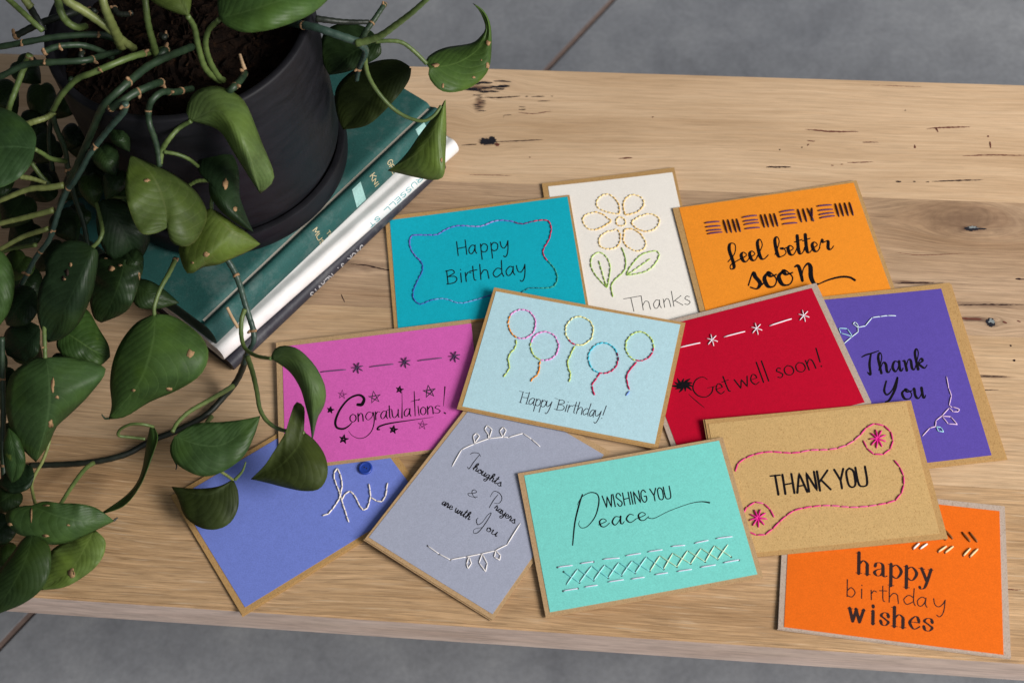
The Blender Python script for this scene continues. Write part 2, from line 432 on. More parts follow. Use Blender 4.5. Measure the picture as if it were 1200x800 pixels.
# ---------------------------------------------------------------- lettering
PRINT = {
 'H': "0,1.6 .05,0;.95,1.7 1,0;.02,.8 1,.88", 'a': ".9,.85 .5,1 .08,.6 .12,.12 .4,.02 .72,.35 .9,.9;.9,.95 .85,.3 1,0",
 'p': ".08,1 .12,0 .15,-.8;.1,.65 .45,1 .92,.75 .85,.2 .45,.02 .14,.2", 'y': "0,1 .12,.4 .45,.2 .8,.55 1,1;1,1 .92,0 .75,-.6 .5,-.85 .3,-.7",
 'B': ".1,1.5 .14,0;0,1.45 .6,1.5 .8,1.15 .15,.8;.15,.8 .8,.75 1,.4 .7,.05 .02,0", 'i': ".5,1 .5,0;.5,1.42 .56,1.38",
 'r': ".05,1 .1,0;.1,.6 .5,.98 1,.9", 't': ".45,1.6 .5,.2 .75,0;0,1.08 1,1.15", 'h': ".05,1.7 .05,0;.05,.5 .45,1 .82,.88 .9,.4 .95,0",
 'd': ".88,.8 .45,1 .05,.5 .3,.02 .86,.4;.9,1.8 .86,.5 1,0", 'n': ".05,1 .08,0;.08,.6 .5,1 .85,.8 .95,0", 'T': "0,1.6 1,1.7;.42,1.65 .48,0",
 'K': ".1,1.8 .12,0;.95,1.15 .15,.55;.3,.65 1,0", 's': ".9,.88 .5,1 .15,.75 .6,.5 .9,.25 .5,0 0,.12", 'e': ".1,.55 .9,.6 .9,.6 .75,.95 .4,1 .05,.5 .4,0 .95,.15",
 'w': "0,1 .25,0 .25,0 .5,.85 .5,.85 .75,0 .75,0 1,1", 'l': ".5,2.1 .5,0", 'o': ".5,1 .1,.75 .08,.25 .5,0 .92,.25 .9,.75 .5,1", '!': ".6,1.9 .45,.5;.4,.06 .43,.02",
 'u': "0,1 .1,.2 .4,0 .85,.45 .92,1;.92,1 .9,.2 1,0", 'b': ".05,1.8 .05,0;.05,.6 .5,1 .95,.55 .6,.02 .05,.12"}
SCRIPT = {
 'f': "0,.25 .6,1 .8,1.9 .5,2.1 .3,1.5 .35,.2 .3,-.45 .05,-.55 .15,-.1 .9,.35", 'e': "0,.35 .75,.65 .5,1 .15,.75 .2,.15 .55,0 1,.35",
 'l': "0,.3 .7,1.4 .65,2.1 .35,1.7 .3,.3 .55,0 1,.35", 'b': "0,.3 .55,1.5 .5,2.1 .25,1.7 .2,.2 .45,0 .85,.3 .75,.85 .5,.85;.55,.85 .75,.75 1,.85",
 't': "0,.3 .55,1.2 .6,1.9;.6,1.9 .35,.3 .55,0 1,.35;.15,1.3 1,1.45", 'r': "0,.3 .3,1.15 .35,.85 .7,.9 .6,.2 .75,0 1,.3", 's': "0,.3 .5,1.1 .6,.8 .8,.35 .5,0 .1,.15;.6,.05 1,.3",
 'o': ".5,1 .1,.65 .2,.08 .65,.05 .92,.5 .6,1 .45,.95 .6,.72 1,.8", 'n': "0,.95 .15,.9 .15,0;.15,.3 .5,1 .7,.9 .65,.2 .8,0 1,.3",
 'a': ".75,.85 .4,1 .08,.45 .25,0 .6,.4 .8,.95;.8,.95 .7,.2 .82,0 1,.25", 'i': "0,.3 .5,1;.5,1 .45,.2 .6,0 1,.3;.6,1.5 .66,1.46", 'u': "0,.9 .15,1 .1,.3 .3,0 .65,.4 .8,1;.8,1 .75,.2 .85,0 1,.25",
 'g': ".7,.85 .4,1 .1,.5 .3,.1 .65,.5 .75,1;.75,1 .7,-.3 .4,-.9 .1,-.7 .4,-.2 1,.3", 'h': "0,.3 .5,1.5 .45,2 .2,1.5 .15,0;.15,.4 .5,1 .7,.8 .65,.15 .8,0 1,.3",
 'k': "0,.3 .5,1.5 .45,2 .2,1.5 .15,0;.15,.4 .6,1 .7,.75 .2,.5;.3,.5 .7,.05 1,.3", 'c': ".8,.85 .45,1 .1,.5 .4,0 1,.35", 'y': "0,1 .15,.4 .4,.1 .75,.6 .85,1;.85,1 .75,-.3 .4,-.9 .1,-.7 .3,-.3 1,.3",
 'w': "0,1 .1,.2 .3,0 .5,.85;.5,.85 .55,.1 .75,.05 .9,.9 1,.85", 'T': "0,1.55 .1,1.8 .5,1.8 1,1.95;.6,1.85 .5,.9 .3,0 .1,.1", 'Y': "0,1.5 .1,1.9 .2,1 .5,.9 .9,1.9;.9,1.9 .6,.5 .3,-.6 .0,-.5",
 'P': ".5,1.9 .35,.9 .1,0;.1,1.5 .5,2 1,1.7 .85,1.1 .35,.9", '&': "1,.4 .7,.1 .3,0 .1,.4 .5,.8 .7,1.3 .45,1.6 .3,1.2 .5,.5 .9,0", 'd': ".75,.85 .4,1 .08,.45 .25,0 .6,.4 .8,.95;1,2 .8,.95 .7,.2 .82,0 1,.25"}
SERIF = {
 'h': ".2,1.55 .2,0;0,1.52 .2,1.52;0,.02 .42,.02;.2,.65 .5,1 .76,.8 .78,.5 .78,0;.58,.02 1,.02", 'a': ".1,.72 .2,.95 .48,1 .68,.8 .7,.2 .82,0 1,.08;.68,.6 .25,.45 .06,.22 .25,0 .5,.06 .68,.3",
 'p': ".2,1 .2,-.6;0,.98 .2,.98;0,-.58 .42,-.58;.2,.75 .58,1 .92,.55 .6,0 .2,.2", 'y': ".2,1 .58,.05;0,.98 .42,.98;.85,1 .48,-.3 .2,-.55 .08,-.42;.65,.98 1,.98",
 'w': ".12,1 .3,0;0,.98 .28,.98;.3,0 .5,.95;.47,1 .68,0;.38,.98 .6,.98;.68,0 .9,1;.78,.98 1,.98", 'i': ".5,1 .5,0;.1,.98 .5,.98;.1,.02 .9,.02;.48,1.44 .52,1.36",
 's': ".88,.72 .75,.97 .4,1 .14,.75 .5,.52 .86,.28 .6,0 .25,.02 .08,.3", 'e': ".1,.55 .92,.55 .92,.55 .75,.95 .5,1 .08,.5 .45,0 .95,.25"}
CAPS = {
 'T': "0,1 1,1;.5,1 .5,0", 'H': ".05,1 .02,0;1,1 .98,0;.02,.48 1,.52", 'A': "0,0 .5,1 .5,1 1,0;.2,.33 .82,.35", 'N': "0,0 .02,1 .02,1 1,0 1,0 1,1", 'K': ".02,1 0,0;1,1 .05,.42;.25,.55 1,0",
 'Y': "0,1 .5,.42;1,1 .5,.42 .5,.42 .5,0", 'O': ".5,1 .08,.85 0,.5 .1,.12 .5,0 .9,.12 1,.5 .92,.85 .5,1", 'U': "0,1 .02,.3 .2,.02 .8,.02 .98,.3 1,1", 'W': "0,1 .25,0 .25,0 .5,.92 .5,.92 .75,0 .75,0 1,1",
 'I': ".5,1 .5,0", 'S': ".95,.8 .7,1 .3,1 .05,.75 .5,.5 .95,.25 .7,0 .3,0 .05,.2", 'G': ".95,.8 .6,1 .12,.8 .05,.3 .4,0 .9,.15 .95,.48 .95,.48 .55,.48", 'D': "0,0 0,1 0,1 .5,1 1,.65 1,.35 .5,0 0,0",
 'C': ".95,.82 .6,1 .1,.75 .05,.3 .5,0 .95,.18", 'J': ".7,1 .7,.2 .4,0 .05,.2", 'R': "0,0 0,1 0,1 .7,1 1,.75 .7,.5 0,.5;.5,.5 1,0", 'E': "1,1 0,1 0,1 0,0 0,0 1,0;0,.52 .8,.52", 'V': "0,1 .5,0 .5,0 1,1",
 'M': "0,0 .05,1 .05,1 .5,.2 .5,.2 .95,1 .95,1 1,0", '.': ".4,.06 .5,.03", 'L': "0,1 0,0 0,0 1,0", 'X': "0,1 1,0;1,1 0,0"}

def glyph_strokes(lib, ch):
    return [[tuple(float(x) for x in p.split(',')) for p in s.split()] for s in lib[ch].split(';')]

class Pen:
    def __init__(self, thin, thick, mode='v', power=1.6): self.thin, self.thick, self.mode, self.power = thin, thick, mode, power
    def width(self, dx, dy):                     # dy > 0 is up
        l = math.hypot(dx, dy) or 1e-9
        s = dy / l
        if self.mode == 'd': s = max(0.0, -s)
        return self.thin + (self.thick - self.thin) * abs(s) ** self.power

class Surface:
    """a sheet on which pixels of the photograph are traced: P(px, py, off) -> point"""
    def __init__(self, p0, n): self.p0, self.n, self.k = Vector(p0), Vector(n).normalized(), 0
    def P(self, px, py, off=0.0):
        d = ray(px, py)
        t = (self.p0 + self.n * off - CAM).dot(self.n) / d.dot(self.n)
        return CAM + d * t

def ribbon(bm, surf, pts, widths, off, mi=0):
    """flat inked stroke: pts in photo pixels, widths in photo pixels"""
    surf.k += 1
    off = off + surf.k * 2.0e-7
    n = len(pts)
    L, R = [], []
    for i in range(n):
        a, b = pts[max(i - 1, 0)], pts[min(i + 1, n - 1)]
        dx, dy = b[0] - a[0], b[1] - a[1]; l = math.hypot(dx, dy) or 1e-9
        w = widths[i] / 2
        nx, ny = -dy / l * w, dx / l * w
        L.append(bm.verts.new(surf.P(pts[i][0] + nx, pts[i][1] + ny, off)))
        R.append(bm.verts.new(surf.P(pts[i][0] - nx, pts[i][1] - ny, off)))
    for i in range(n - 1):
        f = bm.faces.new((L[i], L[i + 1], R[i + 1], R[i])); f.material_index = mi
    for (p, q, w) in ((pts[0], pts[1], widths[0] / 2), (pts[-1], pts[-2], widths[-1] / 2)):
        dx, dy = q[0] - p[0], q[1] - p[1]; l = math.hypot(dx, dy) or 1e-9
        ux, uy = -dx / l, -dy / l
        vs = [bm.verts.new(surf.P(p[0] + (ux * math.sin(t) - uy * math.cos(t)) * w, p[1] + (uy * math.sin(t) + ux * math.cos(t)) * w, off))
              for t in (math.pi * k / 6 for k in range(7))]
        f = bm.faces.new(vs); f.material_index = mi

def write(bm, surf, crop, lib, base, xh, items, pen, up, off, mi=0, slant=0.0, jitter=0.0, seed=1):
    """items: (glyph, x0, x1) in crop pixels along the base line; up: unit vector (crop pixels) of the letters' upright"""
    ox, oy, sc = crop
    (bx0, by0), (bx1, by1) = base
    rnd = random.Random(seed)
    for it in items:
        ch, x0, x1 = it[:3]
        dyb = it[3] if len(it) > 3 else 0.0
        for st in glyph_strokes(lib, ch):
            pts = []
            for gx, gy in st:
                X = x0 + gx * (x1 - x0)
                Y = by0 + (X - bx0) * (by1 - by0) / (bx1 - bx0) + dyb
                pts.append((X + up[0] * (gy - .5) * xh + slant * gy * xh, Y + up[1] * gy * xh))
            sm = crom(pts, 7)
            sm = [p for i, p in enumerate(sm) if i == 0 or math.dist(p, sm[i - 1]) > .15]
            if len(sm) < 2: continue
            ws = []
            for i in range(len(sm)):
                a, b = sm[max(i - 1, 0)], sm[min(i + 1, len(sm) - 1)]
                vx, vy = b[0] - a[0], b[1] - a[1]
                ws.append(pen.width(vx * -up[1] + vy * up[0], vx * up[0] + vy * up[1]) * (1 + rnd.uniform(-jitter, jitter)))
            for _ in range(2): ws = [(ws[max(i - 1, 0)] + 2 * ws[i] + ws[min(i + 1, len(ws) - 1)]) / 4 for i in range(len(ws))]
            ribbon(bm, surf, [(ox + x / sc, oy + y / sc) for x, y in sm], [w / sc for w in ws], off, mi)

def stroke(bm, surf, crop, pts, widths, off, mi=0, n=8):
    ox, oy, sc = crop
    q = crom(pts, n)
    ws = []
    for i in range(len(q)):
        t = i / (len(q) - 1) * (len(widths) - 1); k = min(int(t), len(widths) - 2)
        ws.append(widths[k] + (widths[k + 1] - widths[k]) * (t - k))
    ribbon(bm, surf, [(ox + x / sc, oy + y / sc) for x, y in q], [w / sc for w in ws], off, mi)

# ---------------------------------------------------------------- stitching
def stitch(bm, surf, a, b, r, off, mi=0, arch=.0004, puff=1.0):
    """one thread stitch between two needle holes, given in photo pixels"""
    A, B = surf.P(*a, off), surf.P(*b, off)
    d = B - A
    if d.length < 1e-5: return
    n = surf.n
    pts, rad = [], []
    for k in range(7):
        t = k / 6
        pts.append(A + d * t + n * (arch * math.sin(math.pi * t) ** .6 + r * .62 - r * .3 * (1 if k in (0, 6) else 0)))
        rad.append(r * (.72 if k in (0, 6) else (.92 if k in (1, 5) else 1.0 * puff)))
    tube(bm, pts, rad, 7, mi)

def run_stitch(bm, surf, crop, pts, step, r, off, mi=0, gap=.06, colors=None, curve=True, jit=.0, seed=0, arch=.00018):
    """a line of back stitches along a traced line; step in crop pixels; colors: [(fraction, material index)]"""
    ox, oy, sc = crop
    q = crom(pts, 8) if curve else pts
    L = sum(math.dist(a, b) for a, b in zip(q, q[1:]))
    n = max(1, round(L / step))
    s = resample(q, n)
    rnd = random.Random(seed)
    for i in range(n):
        a, b = s[i], s[i + 1]
        g = gap
        j = lambda: rnd.uniform(-jit, jit)
        a2 = (a[0] + (b[0] - a[0]) * g + j(), a[1] + (b[1] - a[1]) * g + j()); b2 = (b[0] - (b[0] - a[0]) * g + j(), b[1] - (b[1] - a[1]) * g + j())
        m = mi
        if colors:
            f = (i + .5) / n
            for (lim, c) in colors:
                if f <= lim: m = c; break
        stitch(bm, surf, (ox + a2[0] / sc, oy + a2[1] / sc), (ox + b2[0] / sc, oy + b2[1] / sc), r * rnd.uniform(.92, 1.08), off, m, arch)

def seg_stitch(bm, surf, crop, pts, r, off, mi=0, arch=.00018):
    """each leg of the traced line is one stitch"""
    ox, oy, sc = crop
    for a, b in zip(pts, pts[1:]):
        stitch(bm, surf, (ox + a[0] / sc, oy + a[1] / sc), (ox + b[0] / sc, oy + b[1] / sc), r, off, mi, arch)

def star_stitch(bm, surf, crop, c, rx, ry, n, rot, r, off, mi=0, inner=.0):
    ox, oy, sc = crop
    for k in range(n):
        a = rot + math.pi * 2 * k / n
        p0 = (c[0] + math.cos(a) * rx * inner, c[1] + math.sin(a) * ry * inner)
        p1 = (c[0] + math.cos(a) * rx, c[1] + math.sin(a) * ry)
        stitch(bm, surf, (ox + p0[0] / sc, oy + p0[1] / sc), (ox + p1[0] / sc, oy + p1[1] / sc), r, off + k * .00004, mi)

def holes(bm, surf, crop, pts, r, off, mi):
    ox, oy, sc = crop
    for (x, y) in pts:
        vs = [bm.verts.new(surf.P(ox + (x + math.cos(a) * r) / sc, oy + (y + math.sin(a) * r) / sc, off)) for a in (2 * math.pi * k / 8 for k in range(8))]
        f = bm.faces.new(vs); f.material_index = mi

def thread(name, r, g, b, k=1.0):
    m, nt, bs = mat(name)
    n = noise(nt, mapped(nt, (1, 1, 1)), 2600, 2, .6)
    c = mix(nt, 1.0, rgb(r, g, b, k * 1.06), ramp(nt, n, [(.3, (.86,) * 3), (.7, (1.14,) * 3)]), 'MULTIPLY')
    nt.links.new(c, bs.inputs['Base Color'])
    bs.inputs['Roughness'].default_value = .5
    bs.inputs['Specular IOR Level'].default_value = .35
    bump(nt, bs, n, .25, .0002)
    return m
HOLE = plain('needle_hole', (.03, .025, .03), .9, .05)
# ---------------------------------------------------------------- cards
TH = .0016          # a folded card with its panel
CARD = {
'white':([[635.1, 216.6], [789.8, 198.4], [829.5, 378.8], [663.0, 398.6]],[0.0, 0.0, 0.0, 0.0]),
'blue':([[201.4, 582.5], [411.2, 458.1], [501.8, 585.1], [284.4, 721.5]],[0.0, 0.0, 0.0, 0.0]),
'ob':([[919.8, 565.4], [1176.7, 594.1], [1184.0, 771.8], [911.2, 737.9]],[0.0, 0.0, 0.0, 0.0]),
'ot':([[788.1, 245.4], [1003.0, 213.4], [1049.5, 343.2], [823.0, 377.7]],[1.69, 0.05, 0.0, 1.65]),
'teal':([[451.6, 255.8], [667.3, 229.5], [689.8, 360.1], [462.4, 388.1]],[0.0, 1.85, 1.86, 0.01]),
'pink':([[323.9, 403.0], [551.8, 375.0], [569.0, 521.7], [327.8, 551.7]],[1.6, 2.34, 2.34, 1.6]),
'purple':([[946.7, 350.4], [1112.1, 332.9], [1177.4, 538.1], [998.5, 557.2]],[2.38, 1.14, 0.0, 1.24]),
'red':([[737.2, 388.0], [956.3, 333.0], [1020.9, 472.4], [790.0, 532.6]],[1.92, 5.82, 3.91, -0.0]),
'grey':([[569.4, 448.2], [715.0, 530.3], [577.5, 727.4], [427.7, 632.6]],[5.35, 0.0, 0.0, 5.35]),
'ty':([[825.9, 492.7], [1066.8, 470.4], [1109.9, 632.4], [854.2, 656.0]],[5.17, 5.17, 1.6, 1.6]),
'lb':([[579.3, 338.7], [803.1, 379.5], [771.3, 525.8], [536.2, 479.1]],[7.96, 4.5, 3.6, 7.06]),
'mint':([[606.9, 555.9], [846.8, 513.0], [894.0, 676.6], [639.6, 723.5]],[3.87, 6.65, 2.96, 0.16]),
}

def unit(x, y):
    l = math.hypot(x, y); return (x / l, y / l)

def make_card(key, label, panel_px, pcol, kraft, skew=(.0002, .0007), fold=0):
    px, zs = CARD[key]
    q = [at(px[k][0], px[k][1], .0002 + zs[k] / 1000) for k in range(4)]
    n = (q[1] - q[0]).cross(q[3] - q[0]).normalized()
    if n.z < 0: n = -n
    c = sum(q, Vector()) / 4
    root = thing('greeting_card', label, 'card', c, 'stitched greeting cards spread over the bench')
    root['key'] = key
    ux = (q[1] - q[0]).normalized(); uy = (q[3] - q[0]).normalized()
    # folded kraft card: two leaves, joined along one edge
    bm = bmesh.new()
    def leaf(off0, off1, shift):
        p = [v + shift for v in q]
        sheet(bm, p, n, off0, off1)
    leaf(0, .00058, -ux * skew[0] + uy * skew[1])
    leaf(.00074, .00128, Vector((0, 0, 0)))
    link('kraft_card', bm, kraft, root, rel=c)
    top = Surface(q[0] + n * .00128, n)
    # panel
    pq = [top.P(x, y, 0) for x, y in panel_px]
    bm = bmesh.new()
    bmn = .00026
    sheet(bm, pq, n, .00002, bmn)
    link('panel', bm, pcol, root, rel=c)
    s = Surface(q[0] + n * (.00128 + bmn), n)
    up = unit(px[0][0] - px[3][0], px[0][1] - px[3][1])
    return root, s, c, up

INK_OFF = .00005
TR = .00048          # thread radius

def fin(name, bm, mats, root, c):
    o = link(name, bm, mats, root, smooth=(name == 'stitching'), rel=c)
    return o

# --- teal
def card_teal():
    root, s, c, up = make_card('teal', 'teal greeting card with a handwritten birthday greeting inside a wavy stitched frame',
        [(457, 259), (665, 230.6), (686.5, 357.8), (466.5, 385.5)], paper('teal_cardstock', rgb(16, 170, 190)), KRAFT)
    K = (440, 220, 4.615)
    bm = bmesh.new(); pen = Pen(5.2, 6.4)
    write(bm, s, K, PRINT, ((447, 366), (715, 333)), 46, [('H', 443, 492), ('a', 503, 545), ('p', 566, 608), ('p', 622, 664), ('y', 676, 718)], pen, up, INK_OFF, jitter=.05)
    write(bm, s, K, PRINT, ((400, 519), (800, 464)), 48, [('B', 383, 440), ('i', 452, 474), ('r', 486, 518), ('t', 512, 552), ('h', 566, 614), ('d', 634, 692), ('a', 704, 752), ('y', 764, 810)], pen, up, INK_OFF, jitter=.05)
    fin('lettering', bm, INK, root, c)
    bm = bmesh.new()
    pts = [(930, 395), (970, 440), (985, 490), (965, 535), (900, 545), (830, 545), (790, 568), (720, 590), (660, 580), (610, 585), (540, 608), (455, 625), (370, 600), (300, 610), (240, 632), (205, 600), (205, 560), (225, 510),
           (255, 450), (250, 405), (215, 370), (190, 330), (185, 300), (190, 270), (215, 258), (330, 258), (370, 235), (440, 208), (560, 212), (610, 195), (670, 178), (730, 182), (790, 198), (850, 185), (910, 175), (940, 185), (952, 230), (935, 290), (905, 340), (910, 370), (930, 395)]
    run_stitch(bm, s, K, pts, 27, .00050, .00004, 0, .05, [(.10, 3), (.19, 4), (.24, 1), (.36, 5), (.50, 1), (.58, 0), (.70, 0), (.78, 2), (.82, 0), (.86, 6), (1.0, 7)], jit=1.2)
    fin('stitching', bm, [thread('violet_thread', 110, 92, 190), thread('blue_thread', 60, 84, 170), thread('lilac_thread', 150, 130, 205), thread('green_thread', 60, 150, 130), thread('teal_thread', 30, 120, 130),
                          thread('sky_thread', 110, 150, 205), thread('plum_thread', 110, 40, 110), thread('crimson_thread', 200, 20, 80)], root, c)

# --- white
def card_white():
    root, s, c, up = make_card('white', 'off-white greeting card with a yellow stitched flower on green leaves',
        [(642.4, 219.2), (787.8, 203), (827, 376.5), (668.5, 395)], paper('white_cardstock', rgb(232, 226, 218, 1.04), .85, .05), KRAFT)
    K = (630, 190, 4.445)
    bm = bmesh.new()
    write(bm, s, K, PRINT, ((500, 776), (805, 738)), 44, [('T', 455, 545), ('h', 545, 587), ('a', 602, 642), ('n', 656, 692), ('K', 700, 754), ('s', 764, 796)], Pen(3.0, 3.8), up, INK_OFF, jitter=.05)
    fin('lettering', bm, INK, root, c)
    bm = bmesh.new()
    pet = [[(425, 272), (375, 265), (315, 240), (308, 205), (330, 180), (365, 168), (400, 190), (425, 225), (425, 272)],
           [(457, 277), (445, 230), (455, 195), (495, 172), (540, 185), (555, 220), (530, 255), (490, 272), (457, 277)],
           [(488, 313), (530, 285), (585, 272), (630, 290), (632, 325), (600, 355), (560, 362), (510, 345), (488, 313)],
           [(455, 350), (500, 352), (540, 380), (565, 425), (545, 460), (500, 460), (455, 430), (448, 390), (455, 350)],
           [(415, 352), (360, 365), (325, 390), (320, 430), (350, 452), (400, 450), (430, 420), (428, 370), (415, 352)],
           [(384, 308), (330, 345), (280, 355), (240, 325), (240, 285), (280, 265), (330, 268), (384, 308)],
           [(407, 312), (415, 292), (435, 287), (458, 305), (455, 328), (432, 336), (412, 328), (407, 312)]]
    for i, p in enumerate(pet):
        run_stitch(bm, s, K, p, 21, .00052, .00004, 0, .12, [(.3, i % 2), (.7, 0), (1, 1)], jit=1.6, seed=i)
    run_stitch(bm, s, K, [(437, 445), (455, 490), (460, 530), (450, 570), (400, 615), (382, 650), (393, 703)], 30, .00046, .00004, 2, .03)
    for p in ([(362, 655), (310, 600), (280, 550), (280, 500), (315, 470), (355, 490), (378, 540), (375, 590), (362, 655)], [(318, 513), (335, 570), (357, 645)],
              [(462, 590), (480, 550), (530, 490), (580, 468), (630, 465), (630, 500), (600, 545), (550, 575), (462, 590)], [(587, 503), (530, 545), (468, 587)]):
        run_stitch(bm, s, K, p, 27, .00046, .00004, 2, .06, [(.4, 2), (.75, 3), (1, 2)], jit=1)
    fin('stitching', bm, [thread('butter_thread', 236, 206, 136), thread('straw_thread', 224, 184, 100), thread('leaf_thread', 146, 180, 76), thread('pale_leaf_thread', 176, 204, 112)], root, c)

# --- orange, back
def card_orange_back():
    root, s, c, up = make_card('ot', 'bright orange greeting card with bold brush script under a row of dark stitched bars',
        [(795.8, 243.9), (1000, 215.2), (1044.5, 341.5), (829.3, 374.5)], paper('orange_cardstock', rgb(236, 142, 40, .96)), KRAFT)
    K = (785, 205, 4.444)
    bm = bmesh.new()
    pen = Pen(6.0, 18.5, 'd', 1.2)
    write(bm, s, K, SCRIPT, ((350, 457), (830, 388)), 50, [('f', 300, 372), ('e', 368, 412), ('e', 412, 455), ('l', 450, 510), ('b', 545, 612), ('e', 612, 655), ('t', 652, 700), ('t', 694, 742), ('e', 738, 780), ('r', 776, 850)], pen, up, INK_OFF)
    write(bm, s, K, SCRIPT, ((430, 594), (750, 556)), 78, [('s', 405, 482), ('o', 488, 560), ('o', 562, 645)], Pen(8, 23, 'd', 1.2), up, INK_OFF)
    stroke(bm, s, K, [(650, 478), (668, 474), (680, 505), (690, 550)], [8, 18, 20, 16], INK_OFF)
    stroke(bm, s, K, [(688, 535), (695, 490), (718, 462), (732, 480), (735, 530), (752, 566), (775, 568)], [5, 6, 12, 24, 25, 20, 7], INK_OFF)
    stroke(bm, s, K, [(775, 568), (830, 545), (890, 531), (935, 533), (963, 548)], [6, 9, 11, 11, 13], INK_OFF)
    fin('lettering', bm, INK, root, c)
    bm = bmesh.new()
    dx, dy = 97.5, -14
    rnd = random.Random(5)
    for g in range(8):
        ox, oy = g * dx, g * dy
        for k in range(4):
            if g % 2 == 0:
                a = (180 + ox + k * 5, 252 + oy + k * 20 + rnd.uniform(-3, 3)); b = (a[0] + 78, a[1] - 10 + rnd.uniform(-3, 3))
            else:
                a = (180 + ox + k * 24 + rnd.uniform(-2, 2), 250 + oy - k * 2); b = (a[0] + 20, a[1] + 68)
            if g == 5 and k > 1: b = (b[0] + (14 if k == 2 else -20), b[1])
            stitch(bm, s, (K[0] + a[0] / K[2], K[1] + a[1] / K[2]), (K[0] + b[0] / K[2], K[1] + b[1] / K[2]), .00062, .00006, 0 if g % 2 == 0 else 1)
    fin('stitching', bm, [thread('indigo_thread', 72, 32, 84), thread('ink_violet_thread', 48, 24, 50)], root, c)

# --- pink
def star5(bm, s, K, cx, cy, r, w, off, mi, rot=0):
    p = [(cx + r * math.sin(rot + 4 * math.pi * k / 5) * (1.08 if k % 2 else .95), cy - r * math.cos(rot + 4 * math.pi * k / 5)) for k in range(5)]
    for k in range(5):
        a, b = p[k], p[(k + 1) % 5]
        m = ((a[0] + b[0]) / 2 + (k % 2 - .5) * r * .12, (a[1] + b[1]) / 2 + (k % 3 - 1) * r * .1)
        stroke(bm, s, K, [a, m, b], [w * .5, w * 1.2, w * .6], off, mi)

def card_pink():
    root, s, c, up = make_card('pink', 'pink greeting card with brush-lettered congratulations among small inked stars',
        [(331, 406.8), (552.2, 379.0), (567.5, 519.0), (334.5, 547.6)], paper('pink_cardstock', rgb(212, 96, 178)), KRAFT_MID)
    K = (310, 370, 4.446)
    bm = bmesh.new()
    stroke(bm, s, K, [(486, 462), (508, 460), (518, 430), (490, 412), (440, 432), (395, 485), (370, 545), (376, 580), (410, 588), (440, 572), (458, 552)], [16, 18, 15, 11, 10, 11, 13, 12, 10, 7, 3], INK_OFF)
    pen = Pen(2.4, 6.5, 'v', 1.5)
    B = ((450, 553), (900, 507))
    write(bm, s, K, PRINT, B, 40, [('o', 444, 478), ('n', 486, 515)], Pen(3, 7, 'v'), up, INK_OFF)
    stroke(bm, s, K, [(562, 505), (540, 502), (527, 525), (540, 542), (560, 525), (566, 502), (572, 545), (560, 595), (530, 628), (495, 638), (460, 625), (438, 600)], [3, 4, 6, 3, 4, 6, 6, 5, 4, 3.5, 3, 2], INK_OFF)
    write(bm, s, K, PRINT, B, 40, [('r', 577, 602), ('a', 604, 640), ('t', 640, 664), ('u', 664, 700), ('a', 726, 762), ('o', 812, 842), ('n', 848, 880), ('s', 884, 918)], pen, up, INK_OFF)
    stroke(bm, s, K, [(716, 385), (717, 450), (716, 530)], [1.6, 3, 8], INK_OFF); stroke(bm, s, K, [(780, 393), (782, 450), (785, 520)], [4, 6, 5], INK_OFF)
    stroke(bm, s, K, [(762, 447), (785, 440), (808, 436)], [2, 4, 3], INK_OFF); stroke(bm, s, K, [(800, 470), (803, 500), (806, 518)], [4, 6, 4], INK_OFF); stroke(bm, s, K, [(804, 438), (806, 434)], [6, 6], INK_OFF)
    stroke(bm, s, K, [(940, 370), (937, 410), (932, 470)], [7, 5, 2], INK_OFF); stroke(bm, s, K, [(936, 504), (943, 508)], [7, 7], INK_OFF)
    stroke(bm, s, K, [(600, 592), (588, 590), (600, 575), (650, 560), (750, 545), (880, 527)], [6, 10, 9, 8, 5, 1.5], INK_OFF)
    for a in ((343, 490, 18, 7), (703, 384, 20, 6), (412, 642, 24, 7), (671, 592, 22, 7)): star5(bm, s, K, *a, INK_OFF, 0, .2)
    for a in ((572, 424, 33, 4), (857, 394, 34, 5)): star5(bm, s, K, *a, INK_OFF, 1, -.15)
    for a in ((404, 410, 25, 3), (822, 568, 26, 3)): star5(bm, s, K, *a, INK_OFF, 2, .1)
    fin('lettering', bm, [INK, INK_NAVY, INK_PLUM], root, c)
    bm = bmesh.new()
    for a, b in (((165, 309), (238, 302)), ((292, 294), (425, 281)), ((548, 267), (672, 252)), ((798, 235), (925, 220))):
        seg_stitch(bm, s, K, [a, b], .00048, .00005, 0)
    for x, y in ((485, 273), (732, 244), (990, 214)): star_stitch(bm, s, K, (x, y), 31, 29, 7, .5, .00038, .00006, 1)
    fin('stitching', bm, [thread('slate_thread', 86, 62, 96), thread('dark_slate_thread', 58, 44, 74)], root, c)

